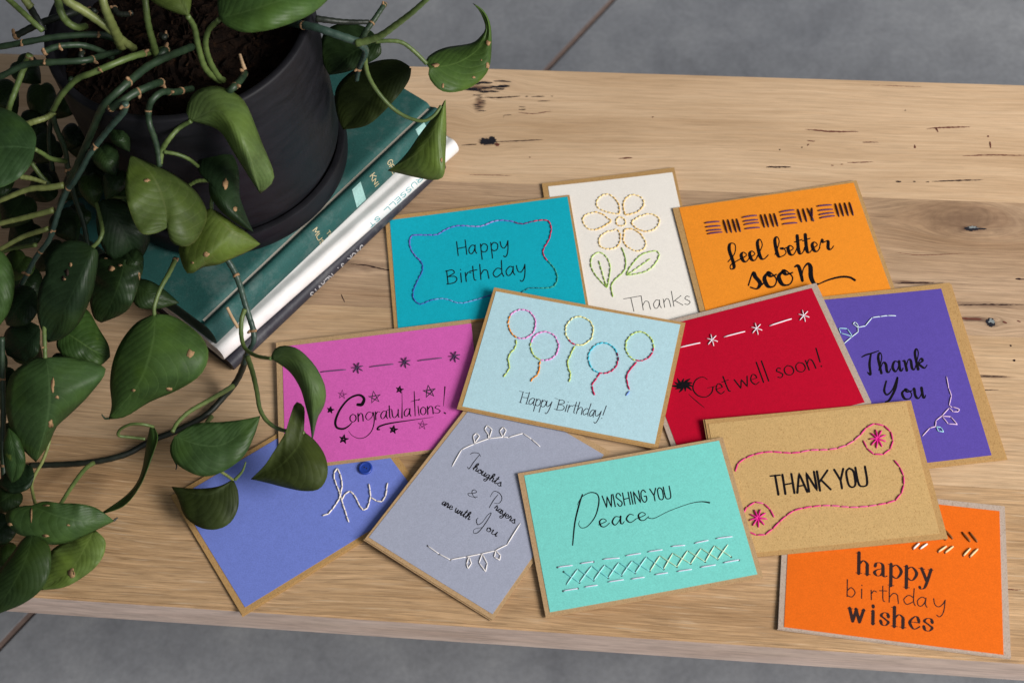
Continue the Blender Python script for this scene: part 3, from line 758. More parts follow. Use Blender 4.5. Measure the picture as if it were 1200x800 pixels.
# --- light blue
def card_light_blue():
    root, s, c, up = make_card('lb', 'pale blue greeting card with five stitched balloons, on top of the middle of the pile',
        [(581.3, 342.4), (797.2, 380.6), (767.3, 520.5), (542, 477)], paper('pale_blue_cardstock', rgb(176, 210, 220)), KRAFT, (.0002, .0010))
    K = (530, 330, 4.0)
    bm = bmesh.new()
    B = ((330, 569), (705, 641))
    pen = Pen(2.6, 4.2)
    write(bm, s, K, PRINT, B, 33, [('H', 322, 352), ('a', 360, 386), ('p', 390, 414), ('p', 416, 440), ('y', 440, 463), ('B', 490, 525), ('i', 526, 542), ('r', 543, 562), ('t', 562, 584), ('h', 585, 611), ('d', 613, 641), ('a', 645, 666), ('y', 668, 694), ('!', 699, 715)], pen, up, INK_OFF)
    for (x, y) in ((322, 515), (350, 522), (320, 567), (349, 573), (488, 548), (484, 598)):
        stroke(bm, s, K, [(x - 7, y - 1.2), (x + 7, y + 1.2)], [2, 2], INK_OFF)
    fin('lettering', bm, INK_NAVY, root, c)
    bm = bmesh.new()
    def balloon(cx, cy, rx, ry, a0, cols, seed):
        pts = [(cx + rx * math.cos(a0 + 2 * math.pi * k / 28), cy + ry * math.sin(a0 + 2 * math.pi * k / 28)) for k in range(29)]
        run_stitch(bm, s, K, pts, 20, .00055, .00005, 0, .08, cols, jit=2.0, seed=seed)
    PI = math.pi
    balloon(327, 200, 65, 68, .62 * PI, [(.30, 1), (1, 0)], 1)
    balloon(433, 303, 66, 68, .6 * PI, [(.22, 2), (1, 0)], 2)
    balloon(596, 232, 66, 67, .6 * PI, [(.08, 6), (1, 3)], 3)
    balloon(708, 360, 70, 72, .6 * PI, [(.62, 4), (.72, 7), (1, 6)], 4)
    balloon(878, 305, 66, 68, .6 * PI, [(.70, 2), (1, 6)], 5)
    for p, cl, sd in (([(300, 272), (297, 310), (265, 345), (262, 375), (272, 402), (255, 430), (240, 448)], 2, 1), ([(412, 372), (408, 405), (405, 430), (378, 455), (368, 470)], 1, 2),
                      ([(576, 303), (545, 362), (540, 395), (555, 430), (548, 472)], 2, 3), ([(693, 433), (660, 475), (655, 497), (667, 532)], 6, 4), ([(864, 376), (822, 430), (818, 468), (830, 508)], 6, 5), ([(830, 512), (814, 536)], 5, 6)):
        run_stitch(bm, s, K, p, 24, .00055, .00005, cl, .05, jit=1.5, seed=sd)
    fin('stitching', bm, [thread('rose_thread', 226, 140, 200), thread('orange_thread', 232, 140, 30), thread('lime_thread', 186, 202, 108), thread('cream_thread', 226, 216, 150), thread('cyan_thread', 60, 184, 206),
                          thread('periwinkle_thread', 100, 130, 200), thread('magenta_thread', 196, 14, 80), thread('burgundy_thread', 110, 20, 70)], root, c)

# --- red
def card_red():
    root, s, c, up = make_card('red', 'crimson greeting card with thin black lettering under white stitched dashes and stars',
        [(743.5, 391.0), (951.2, 338.0), (1013.2, 471.2), (795, 527.5)], paper('crimson_cardstock', rgb(180, 4, 40)), KRAFT_PALE)
    K = (770, 330, 4.0)
    bm = bmesh.new()
    B = ((290, 525), (725, 408)); pen = Pen(3.2, 6.8, 'v', 1.3)
    u2 = up
    stroke(bm, s, K, [(236, 458), (212, 446), (180, 462), (168, 500), (190, 532), (228, 540), (255, 520), (262, 494)], [3, 3.5, 6, 7, 6, 4, 6, 7], INK_OFF)
    stroke(bm, s, K, [(236, 498), (262, 492), (282, 488)], [2, 3, 2], INK_OFF)
    write(bm, s, K, PRINT, B, 47, [('e', 276, 312), ('t', 312, 345), ('w', 370, 430), ('e', 438, 474), ('l', 486, 496), ('l', 510, 520), ('s', 560, 588), ('o', 596, 640), ('o', 650, 694), ('n', 702, 738), ('!', 752, 778)], pen, u2, INK_OFF)
    # black ink flower with its stem
    for k in range(11):
        a = 2 * math.pi * k / 11 + .2; R = 44 if k % 2 else 36
        x, y = 122 + math.cos(a) * R * (1.25), 484 + math.sin(a) * R * .8
        stroke(bm, s, K, [(122, 484), ((122 + x) / 2 + 4 * math.sin(a), (484 + y) / 2 - 4 * math.cos(a)), (x, y)], [5, 13, 4], INK_OFF)
    stroke(bm, s, K, [(148, 527), (185, 560), (222, 590)], [2, 4, 2], INK_OFF)
    fin('lettering', bm, INK, root, c)
    bm = bmesh.new()
    for a, b in (((20, 330), (70, 318)), ((105, 309), (202, 287)), ((312, 260), (412, 234)), ((526, 208), (630, 175))): seg_stitch(bm, s, K, [a, b], .00050, .00005, 0)
    for x, y in ((258, 274), (466, 221), (687, 161)): star_stitch(bm, s, K, (x, y), 27, 29, 6, .25, .00038, .00006, 0)
    fin('stitching', bm, [thread('white_thread', 226, 216, 224)], root, c)

# --- purple
def card_purple():
    root, s, c, up = make_card('purple', 'purple greeting card with black brush script and two stitched leafy sprigs',
        [(957, 352.2), (1102.6, 339.0), (1161.5, 533.8), (1002, 551.5)], paper('purple_cardstock', rgb(88, 72, 158)), KRAFT, (-.0012, .0010))
    K = (950, 320, 3.479)
    bm = bmesh.new()
    pen = Pen(5.0, 11.5, 'd', 1.2)
    B = ((235, 412), (465, 388))
    stroke(bm, s, K, [(208, 342), (225, 333), (250, 326), (278, 316)], [4, 7, 6, 4], INK_OFF); stroke(bm, s, K, [(246, 328), (240, 370), (244, 412), (232, 404)], [7, 11, 10, 5], INK_OFF)
    write(bm, s, K, SCRIPT, B, 42, [('h', 276, 324), ('a', 330, 374), ('n', 380, 426), ('k', 426, 472)], pen, up, INK_OFF, jitter=.1)
    stroke(bm, s, K, [(308, 440), (300, 478), (312, 495), (335, 472), (354, 424), (345, 470), (322, 515), (305, 525)], [7, 10, 7, 6, 7, 11, 10, 6], INK_OFF)
    write(bm, s, K, SCRIPT, ((330, 518), (465, 508)), 42, [('o', 370, 415), ('u', 420, 466)], pen, up, INK_OFF, jitter=.1)
    fin('lettering', bm, INK, root, c)
    bm = bmesh.new()
    seg_stitch(bm, s, K, [(110, 306), (135, 288), (165, 262), (193, 240), (192, 222), (172, 208), (180, 200), (191, 210), (193, 222), (222, 216), (250, 182), (282, 178), (312, 174), (347, 175)], .00038, .00005, 0)
    seg_stitch(bm, s, K, [(165, 258), (122, 245), (114, 225), (148, 227), (168, 256)], .00038, .00006, 1)
    T3 = [thread('ice_thread', 200, 216, 222), thread('frost_thread', 160, 206, 220), thread('blush_thread', 216, 186, 212)]
    link('stitched_sprig', bm, T3, root, True, c)
    bm = bmesh.new()
    seg_stitch(bm, s, K, [(553, 421), (562, 470), (573, 500), (564, 540), (575, 548)], .00038, .00005, 2)
    seg_stitch(bm, s, K, [(578, 546), (606, 556), (600, 566), (580, 566), (564, 550), (535, 582), (510, 602), (508, 626), (485, 632), (455, 665)], .00038, .00005, 2)
    seg_stitch(bm, s, K, [(535, 584), (570, 586), (597, 618), (560, 615), (536, 586)], .00038, .00006, 2)
    seg_stitch(bm, s, K, [(510, 626), (530, 630), (541, 648), (520, 645), (512, 628)], .00038, .00006, 1)
    link('stitched_sprig', bm, T3, root, True, c)

# --- blue with the button
def card_blue():
    root, s, c, up = make_card('blue', 'cornflower blue greeting card with one stitched word and a small button, under the leaves',
        [(209, 583.4), (405.5, 465.5), (493, 584.5), (287.4, 711.6)], paper('cornflower_cardstock', rgb(112, 128, 204)), KRAFT, (.0004, .0010))
    K = (190, 500, 3.635)
    bm = bmesh.new()
    run_stitch(bm, s, K, [(682, 378), (705, 375), (735, 340), (755, 305), (768, 260), (765, 210), (745, 176), (732, 195), (735, 230), (750, 265), (765, 310), (780, 360), (795, 405)], 27, .00056, .00006, 0, .02, jit=1.2, curve=False)
    run_stitch(bm, s, K, [(766, 310), (785, 277), (808, 272), (825, 300), (845, 345), (865, 360), (880, 340), (888, 300), (882, 243)], 27, .00056, .00007, 0, .02, jit=1.2, curve=False)
    run_stitch(bm, s, K, [(888, 300), (905, 312), (932, 325), (952, 298), (960, 238)], 27, .00056, .00008, 0, .02, jit=1.2, curve=False)
    fin('stitching', bm, [thread('ecru_thread', 222, 212, 204)], root, c)
    # button
    bx, by = K[0] + 867 / K[2], K[1] + 178 / K[2]
    ctr = s.P(bx, by, 0)
    prof = [(.0047, .0002), (.0051, .0008), (.0050, .0016), (.0044, .0021), (.0036, .0018), (.0031, .0015), (0, .0014)]
    bm = bmesh.new(); rings = []
    for r, z in prof[:-1]:
        rings.append([bm.verts.new((math.cos(a) * r, math.sin(a) * r, z)) for a in (2 * math.pi * k / 32 for k in range(32))])
    for a, b in zip(rings, rings[1:]):
        for k in range(32): bm.faces.new((a[k], a[(k + 1) % 32], b[(k + 1) % 32], b[k]))
    bm.faces.new(rings[-1]); bm.faces.new(rings[0][::-1])
    for sx in (-1, 1):
        vs = [bm.verts.new((sx * .0009 + math.cos(a) * .00055, -sx * .0004 + math.sin(a) * .00055, .00152)) for a in (2 * math.pi * k / 12 for k in range(12))]
        f = bm.faces.new(vs); f.material_index = 1
    o = link('button', bm, [plain('blue_button_plastic', rgb(34, 62, 150), .35, .5), HOLE], root, smooth=True)
    for p in o.data.polygons:
        if len(p.vertices) > 4: p.use_smooth = False
    o.location = ctr - c

# --- grey
def card_grey():
    root, s, c, up = make_card('grey', 'grey greeting card lying askew with a sympathy verse and two white stitched sprigs',
        [(572, 452), (707.5, 533.2), (577.2, 719.6), (432.4, 629.8)], paper('grey_cardstock', rgb(156, 160, 178)), KRAFT_MID, (.0006, .0008))
    K = (420, 470, 3.02)
    bm = bmesh.new()
    up2 = unit(.50, -.86)
    pen = Pen(1.8, 4.2, 'v', 1.4)
    stroke(bm, s, K, [(396, 188), (405, 182), (425, 184), (433, 196)], [1.5, 2.5, 2, 1.5], INK_OFF); stroke(bm, s, K, [(428, 190), (408, 215), (392, 238), (386, 232)], [2, 3, 3, 1.5], INK_OFF)
    B = ((405, 238), (508, 304))
    write(bm, s, K, SCRIPT, B, 14, [('h', 408, 423), ('o', 424, 436), ('u', 437, 450), ('g', 451, 465), ('h', 466, 481), ('t', 481, 492), ('s', 494, 507)], pen, up2, INK_OFF)
    write(bm, s, K, SCRIPT, ((385, 330), (425, 345)), 17, [('&', 386, 422)], Pen(1.5, 3.2), up2, INK_OFF)
    stroke(bm, s, K, [(494, 330), (478, 350), (463, 376)], [2, 3.2, 2.5], INK_OFF); stroke(bm, s, K, [(466, 338), (480, 318), (500, 326), (508, 344), (498, 360), (482, 360)], [1.4, 2, 3, 3, 2, 1.5], INK_OFF)
    B = ((478, 376), (555, 434))
    write(bm, s, K, SCRIPT, B, 14, [('r', 484, 494), ('a', 495, 507), ('y', 508, 520), ('e', 521, 532), ('r', 532, 543), ('s', 544, 556)], pen, up2, INK_OFF)
    B = ((297, 364), (392, 418))
    write(bm, s, K, SCRIPT, B, 14, [('a', 297, 310), ('r', 310, 321), ('e', 322, 334), ('w', 343, 360), ('i', 361, 369), ('t', 370, 380), ('h', 381, 396)], pen, up2, INK_OFF)
    stroke(bm, s, K, [(424, 412), (418, 420), (422, 436), (438, 428), (458, 402), (470, 396), (452, 428), (425, 462), (408, 466), (412, 452), (440, 446)], [1.5, 3, 3, 2, 2, 2.5, 3.2, 3, 2, 1.5, 1.5], INK_OFF)
    write(bm, s, K, SCRIPT, ((448, 452), (497, 482)), 15, [('o', 455, 469), ('u', 472, 492)], pen, up2, INK_OFF)
    fin('lettering', bm, INK, root, c)
    bm = bmesh.new(); R = .00043
    seg_stitch(bm, s, K, [(332, 231), (365, 172), (408, 152), (460, 133), (512, 127), (530, 129), (582, 114), (612, 134), (643, 161)], R, .00005, 0)
    seg_stitch(bm, s, K, [(412, 150), (406, 124), (418, 114), (429, 124), (413, 147)], R, .00007, 0)
    seg_stitch(bm, s, K, [(461, 132), (460, 118), (447, 100), (456, 86), (473, 100), (464, 130)], R, .00007, 0)
    seg_stitch(bm, s, K, [(511, 126), (500, 106), (513, 92), (523, 104), (513, 124)], R, .00007, 0)
    T2 = [thread('ivory_thread', 224, 218, 216), HOLE]
    link('stitched_sprig', bm, T2, root, True, c)
    bm = bmesh.new()
    seg_stitch(bm, s, K, [(245, 512), (285, 540), (325, 561), (380, 551), (432, 541), (482, 530), (526, 508), (573, 432)], R, .00005, 0)
    seg_stitch(bm, s, K, [(391, 550), (383, 576), (388, 592), (400, 574), (392, 552)], R, .00007, 0)
    seg_stitch(bm, s, K, [(438, 541), (427, 572), (450, 603), (456, 574), (440, 543)], R, .00007, 0)
    seg_stitch(bm, s, K, [(486, 529), (481, 552), (500, 562), (503, 545), (487, 530)], R, .00007, 0)
    holes(bm, s, K, [(244, 511), (284, 541), (325, 562)], 3, .00004, 1)
    link('stitched_sprig', bm, T2, root, True, c)

# --- mint
def card_mint():
    root, s, c, up = make_card('mint', 'mint green greeting card with a long pen flourish above a band of stitched crosses',
        [(614.4, 557.6), (842.6, 516.4), (887.4, 673.0), (644.6, 717.6)], paper('mint_cardstock', rgb(120, 206, 197)), KRAFT_MID, (.0001, .0006))
    K = (600, 505, 3.477)
    bm = bmesh.new()
    write(bm, s, K, CAPS, ((380, 312), (645, 273)), 50, [('W', 372, 410), ('I', 412, 420), ('S', 426, 447), ('H', 454, 478), ('I', 484, 492), ('N', 498, 520), ('G', 526, 548), ('Y', 566, 590), ('O', 595, 615), ('U', 621, 645)], Pen(4.2, 5.2), up, INK_OFF)
    stroke(bm, s, K, [(287, 258), (272, 305), (256, 375), (247, 464)], [5, 7, 6.5, 5], INK_OFF)
    stroke(bm, s, K, [(266, 300), (285, 268), (320, 250), (348, 258), (354, 290), (340, 345), (310, 385), (284, 394), (272, 380), (276, 365)], [2, 3, 4, 5, 6, 5, 3.5, 3, 2.5, 2], INK_OFF)
    write(bm, s, K, SCRIPT, ((350, 393), (550, 360)), 33, [('e', 352, 396), ('a', 404, 456), ('c', 462, 506), ('e', 510, 556)], Pen(3.4, 7.5, 'd'), up, INK_OFF)
    stroke(bm, s, K, [(552, 352), (580, 354), (640, 325), (720, 296), (770, 287), (804, 291)], [3, 3, 2.6, 2.6, 4, 7], INK_OFF)
    fin('lettering', bm, INK, root, c)
    bm = bmesh.new()
    for a, b in (((185, 555), (247, 547)), ((278, 540), (332, 532)), ((370, 522), (438, 517)), ((462, 508), (525, 498)), ((553, 492), (613, 483)), ((648, 470), (705, 465)), ((743, 457), (800, 445)), ((830, 438), (898, 430)),
                 ((208, 652), (268, 642)), ((295, 636), (348, 628)), ((390, 615), (455, 605)), ((485, 603), (540, 595)), ((582, 585), (635, 577)), ((672, 572), (732, 563)), ((767, 555), (830, 545)), ((860, 537), (925, 525))):
        seg_stitch(bm, s, K, [a, b], .00047, .00005, 0)
    top = [(210, 573), (268, 562), (325, 550), (378, 545), (435, 535), (490, 528), (548, 512), (603, 508), (655, 497), (715, 487), (770, 478), (825, 467), (880, 462)]
    bot = [(222, 627), (275, 617), (333, 608), (392, 598), (447, 588), (502, 578), (562, 570), (618, 562), (672, 553), (728, 540), (787, 532), (838, 522), (893, 513)]
    for i in range(12):
        seg_stitch(bm, s, K, [top[i], bot[i + 1]], .00038, .00001, 1 if i < 7 else 3)
        seg_stitch(bm, s, K, [bot[i], top[i + 1]], .00040, .00008, 2 if i < 6 else 4)
    holes(bm, s, K, top[:1] + bot[1:] + [(185, 555), (208, 652), (925, 526), (268, 641), (332, 532)], 4.5, .00004, 5)
    fin('stitching', bm, [thread('lilac_white_thread', 198, 200, 216), thread('aqua_thread', 116, 200, 204), thread('pale_aqua_thread', 166, 212, 214), thread('soft_lime_thread', 176, 210, 180), thread('pale_lime_thread', 206, 222, 196), HOLE], root, c)

# --- kraft thank-you
def card_kraft():
    root, s, c, up = make_card('ty', 'plain brown greeting card with black capitals inside a pink stitched line and two pink bursts',
        [(830, 497.0), (1061.5, 471.6), (1100.8, 625.6), (861, 650)], paper('brown_cardstock', rgb(192, 158, 106), .8, .12, rgb(150, 112, 66)), KRAFT, (.0012, -.0004))
    K = (820, 460, 4.0)
    bm = bmesh.new()
    write(bm, s, K, CAPS, ((375, 475), (765, 437)), 90, [('T', 338, 384), ('H', 393, 437), ('A', 450, 496), ('N', 505, 543), ('K', 556, 606), ('Y', 638, 680), ('O', 690, 727), ('U', 737, 782)], Pen(7.5, 11.5), up, INK_OFF, jitter=.06)
    fin('lettering', bm, INK, root, c)
    bm = bmesh.new(); R = .00056
    for i, p in enumerate(([(165, 370), (175, 335), (235, 297), (320, 277), (440, 283), (520, 270), (605, 268), (680, 250), (745, 210), (760, 185), (800, 150), (850, 150), (895, 185), (905, 235), (880, 280), (830, 293), (790, 270), (765, 222)],
              [(910, 315), (940, 355), (957, 410), (945, 470), (910, 510), (820, 528), (730, 537), (640, 532), (585, 528), (480, 542), (430, 558), (385, 595), (315, 660), (275, 670), (225, 650)],
              [(200, 570), (215, 545), (240, 520), (280, 512), (320, 535), (340, 565), (349, 585)])):
        run_stitch(bm, s, K, p, 44, R, .00005, 0, .03, [(.3, 0), (.6, 1), (1, 0)], jit=1.2, seed=i)
    star_stitch(bm, s, K, (833, 217), 40, 44, 9, .3, R, .00006, 2)
    star_stitch(bm, s, K, (273, 588), 42, 43, 9, .1, R, .00006, 2)
    fin('stitching', bm, [thread('fuchsia_thread', 204, 50, 124), thread('soft_fuchsia_thread', 210, 84, 140), thread('hot_pink_thread', 208, 22, 130)], root, c)

# --- orange, front
def card_orange_front():
    root, s, c, up = make_card('ob', 'deep orange greeting card with bold serif birthday wishes, its top corner under the brown card',
        [(927, 571.5), (1171, 599), (1175.8, 767.0), (918.5, 735)], paper('deep_orange_cardstock', rgb(226, 104, 22, .95)), KRAFT_PALE, (.0004, .0004))
    K = (900, 580, 4.0)
    bm = bmesh.new()
    u2 = unit(up[0] * .3 + .0, -1)
    pen = Pen(3.2, 16.5, 'v', 2.0)
    write(bm, s, K, SERIF, ((415, 364), (775, 412)), 62, [('h', 412, 480), ('a', 496, 558), ('p', 563, 630), ('p', 636, 702), ('y', 706, 774)], pen, u2, INK_OFF)
    write(bm, s, K, PRINT, ((370, 474), (790, 530)), 44, [('b', 369, 410), ('i', 432, 446), ('r', 482, 508), ('t', 522, 556), ('h', 566, 614), ('d', 634, 690), ('a', 698, 745), ('y', 776, 830)], Pen(4.4, 5.4), u2, INK_OFF)
    write(bm, s, K, SERIF, ((385, 588), (775, 638)), 58, [('w', 372, 456), ('i', 480, 504), ('s', 524, 570), ('h', 578, 648), ('e', 660, 714), ('s', 726, 776)], pen, u2, INK_OFF)
    fin('lettering', bm, plain('brown_black_ink', (.022, .006, .005), .6, .3), root, c)
    bm = bmesh.new()
    for a, b, m in (((830, 165), (866, 206), 1), ((798, 170), (834, 212), 1), ((910, 175), (947, 219), 1), ((944, 175), (981, 221), 1), ((680, 252), (708, 226), 0), ((712, 252), (746, 228), 0), ((797, 266), (836, 239), 2), ((829, 270), (868, 240), 2), ((915, 284), (948, 249), 2), ((946, 289), (983, 252), 2)):
        seg_stitch(bm, s, K, [a, b], .00075, .00006, m)
    holes(bm, s, K, [(680, 253), (797, 267), (829, 271), (915, 285), (946, 290), (944, 174), (910, 174)], 4, .00004, 3)
    fin('stitching', bm, [thread('chalk_thread', 226, 212, 206), thread('walnut_thread', 130, 80, 36), thread('sand_thread', 214, 186, 140), HOLE], root, c)

for f in (card_white, card_blue, card_orange_front, card_orange_back, card_teal, card_pink, card_purple, card_red, card_grey, card_kraft, card_light_blue, card_mint): f()

# free corners of the cards curl up a little (TL, TR, BR, BL; metres)
CURL = {'white': (.0006, .0011, 0, 0), 'blue': (.0013, 0, 0, .0008), 'ob': (0, .0006, .0004, .0013), 'ot': (.0004, .0010, .0002, .0002), 'teal': (.0012, 0, .0003, .0002), 'pink': (.0008, 0, .0003, .0003),
        'purple': (0, .0009, .0012, 0), 'red': (0, .0006, 0, 0), 'grey': (0, .0008, .0010, .0008), 'ty': (.0004, .0009, .0013, 0), 'lb': (.0012, .0005, .0006, .0014), 'mint': (.0011, .0005, .0009, .0014)}
for o in [x for x in COL.objects if x.get('category') == 'card']:
    key = o['key']; del o['key']
    px, zs = CARD[key]
    q = [at(px[k][0], px[k][1], .0002 + zs[k] / 1000) for k in range(4)]
    ex, ey = q[1] - q[0], q[3] - q[0]
    n = ex.cross(ey).normalized(); n = n if n.z > 0 else -n
    cu = CURL[key]
    for ch in [x for x in COL.objects if x.parent == o]:
        if ch.name.startswith('button'): continue
        for v in ch.data.vertices:
            d = v.co + o.location - q[0]
            u = min(max(d.dot(ex) / ex.length_squared, 0), 1); w = min(max(d.dot(ey) / ey.length_squared, 0), 1)
            h = cu[0] * ((1 - u) * (1 - w)) ** 2.6 + cu[1] * (u * (1 - w)) ** 2.6 + cu[2] * (u * w) ** 2.6 + cu[3] * ((1 - u) * w) ** 2.6
            v.co += n * h
# ---------------------------------------------------------------- books
def cloth(name, col, grain=.12, rough=.75):
    m, nt, b = mat(name)
    v = mapped(nt, (1, 1, 1))
    n1 = noise(nt, v, 1100, 4, .75); n2 = noise(nt, v, 60, 4, .6)
    c = mix(nt, 1.0, (*col[:3], 1), ramp(nt, n1, [(.3, (1 - grain,) * 3), (.7, (1 + grain,) * 3)]), 'MULTIPLY')
    c = mix(nt, 1.0, c, ramp(nt, n2, [(.3, (.92,) * 3), (.7, (1.08,) * 3)]), 'MULTIPLY')
    n3 = noise(nt, v, 34, 6, .75)      # rubbed, dusty places
    c = mix(nt, ramp(nt, n3, [(.50, (0, 0, 0)), (.72, (.16,) * 3)]), c, (.42, .42, .40, 1))
    nt.links.new(c, b.inputs['Base Color']); b.inputs['Roughness'].default_value = rough
    b.inputs['Specular IOR Level'].default_value = .3
    bump(nt, b, n1, .35, .0003)
    return m

def pages_mat():
    m, nt, b = mat('page_edges')
    n = noise(nt, mapped(nt, (3, 3, 900)), 1.0, 3, .6)
    c = ramp(nt, n, [(.3, (.40, .35, .28)), (.7, (.68, .62, .54))])
    nt.links.new(c, b.inputs['Base Color']); b.inputs['Roughness'].default_value = .9
    return m
PAGES = pages_mat()

class BookSurface:
    """traces pixels on to a book's cover mesh"""
    def __init__(self, bvh): self.bvh, self.k, self.last = bvh, 0, None
    def P(self, px, py, off=0.0):
        hit = self.bvh.ray_cast(CAM, ray(px, py))
        if hit[0] is None: return (self.last or at(px, py, .006)).copy()
        n = hit[1] if hit[1].dot(CAM - hit[0]) > 0 else -hit[1]
        self.last = hit[0] + n * off; return self.last

def make_book(label, A, B, z0, z1, width, bulge, cover, cover_mats, L=None, groove=.0016, text=None, board=.0026):
    """A, B: spine's outer bottom edge (left end, right end) on the ground plan"""
    A, B = Vector((A[0], A[1], 0)), Vector((B[0], B[1], 0))
    d = (B - A).normalized(); L = L or (B - A).length
    out = Vector((d.y, -d.x, 0))                      # away from the pages
    root = thing('hardcover_book', label, 'book', A + Vector((0, 0, z0)), 'books stacked under the plant pot')
    base = A + Vector((0, 0, z0))
    H = z1 - z0
    hb = .0115                                        # hinge lies this far in from the spine
    # outer section: (distance outwards from the spine line, height)
    sec = [(-width, H), (-hb - .0075, H), (-hb - .0040, H), (-hb - .0022, H - groove * .35), (-hb - .0006, H - groove), (-hb + .0010, H - groove), (-hb + .0030, H - groove * .4), (-hb + .0052, H), (-hb + .0062, H + .0002)]
    for k in range(1, 12):
        a = math.pi / 2 - math.pi * k / 12
        sec.append((-.0052 + .0052 * math.cos(a) + bulge * math.cos(a) , H / 2 + (H / 2 + .0002) * (math.sin(a) if abs(math.sin(a)) < .97 else math.copysign(1, math.sin(a)))))
    sec += [(-hb + .0062, -.0002 + .0002), (-hb + .004, .0003), (-hb, groove), (-hb - .0045, .0002), (-width, 0)]
    t = board
    inner = [(-width, t), (-hb - .002, t + .0004)]
    for k in range(1, 8):
        a = -math.pi / 2 + math.pi * k / 8
        inner.append((-.0070 + .0040 * math.cos(a) + bulge * math.cos(a), H / 2 + (H / 2 - t) * math.sin(a)))
    inner += [(-hb - .002, H - t - .0004), (-width, H - t)]
    loop = sec + inner
    bm = bmesh.new()
    n = len(loop)
    M = 24
    rows = [[bm.verts.new(A + d * (L * j / M) + out * o + Vector((0, 0, z0 + z))) for (o, z) in loop] for j in range(M + 1)]
    for a, b in zip(rows, rows[1:]):
        for i in range(n):
            bm.faces.new((a[i], a[(i + 1) % n], b[(i + 1) % n], b[i]))
    for r in (rows[0], rows[-1]):
        f = bm.faces.new(r)
    bmesh.ops.triangulate(bm, faces=[f for f in bm.faces if len(f.verts) > 4])
    bmesh.ops.recalc_face_normals(bm, faces=bm.faces[:])
    bvh = BVHTree.FromBMesh(bm)
    o = link('cover', bm, cover_mats, root, rel=base)
    for p in o.data.polygons:
        p.use_smooth = len(p.vertices) == 4
    m = o.modifiers.new('edge', 'EDGE_SPLIT'); m.split_angle = math.radians(50)
    bm = bmesh.new()
    ins = .003
    q = [(ins, -.0085), (L - ins, -.0085), (L - ins, -width + .003), (ins, -width + .003)]
    box(bm, [A + d * s + out * o_ + Vector((0, 0, z0 + t + .0002)) for s, o_ in q], [A + d * s + out * o_ + Vector((0, 0, z0 + H - t - .0002)) for s, o_ in q])
    link('pages', bm, PAGES, root, rel=base)
    # a little cloth band shows at each end of the spine
    return root, BookSurface(bvh), base

GOLD = plain('gilt_lettering', (.46, .38, .22), .5, .4)
def gp(a, b, z): p, q = at(*a, z), at(*b, z); return (p.x, p.y), (q.x, q.y)

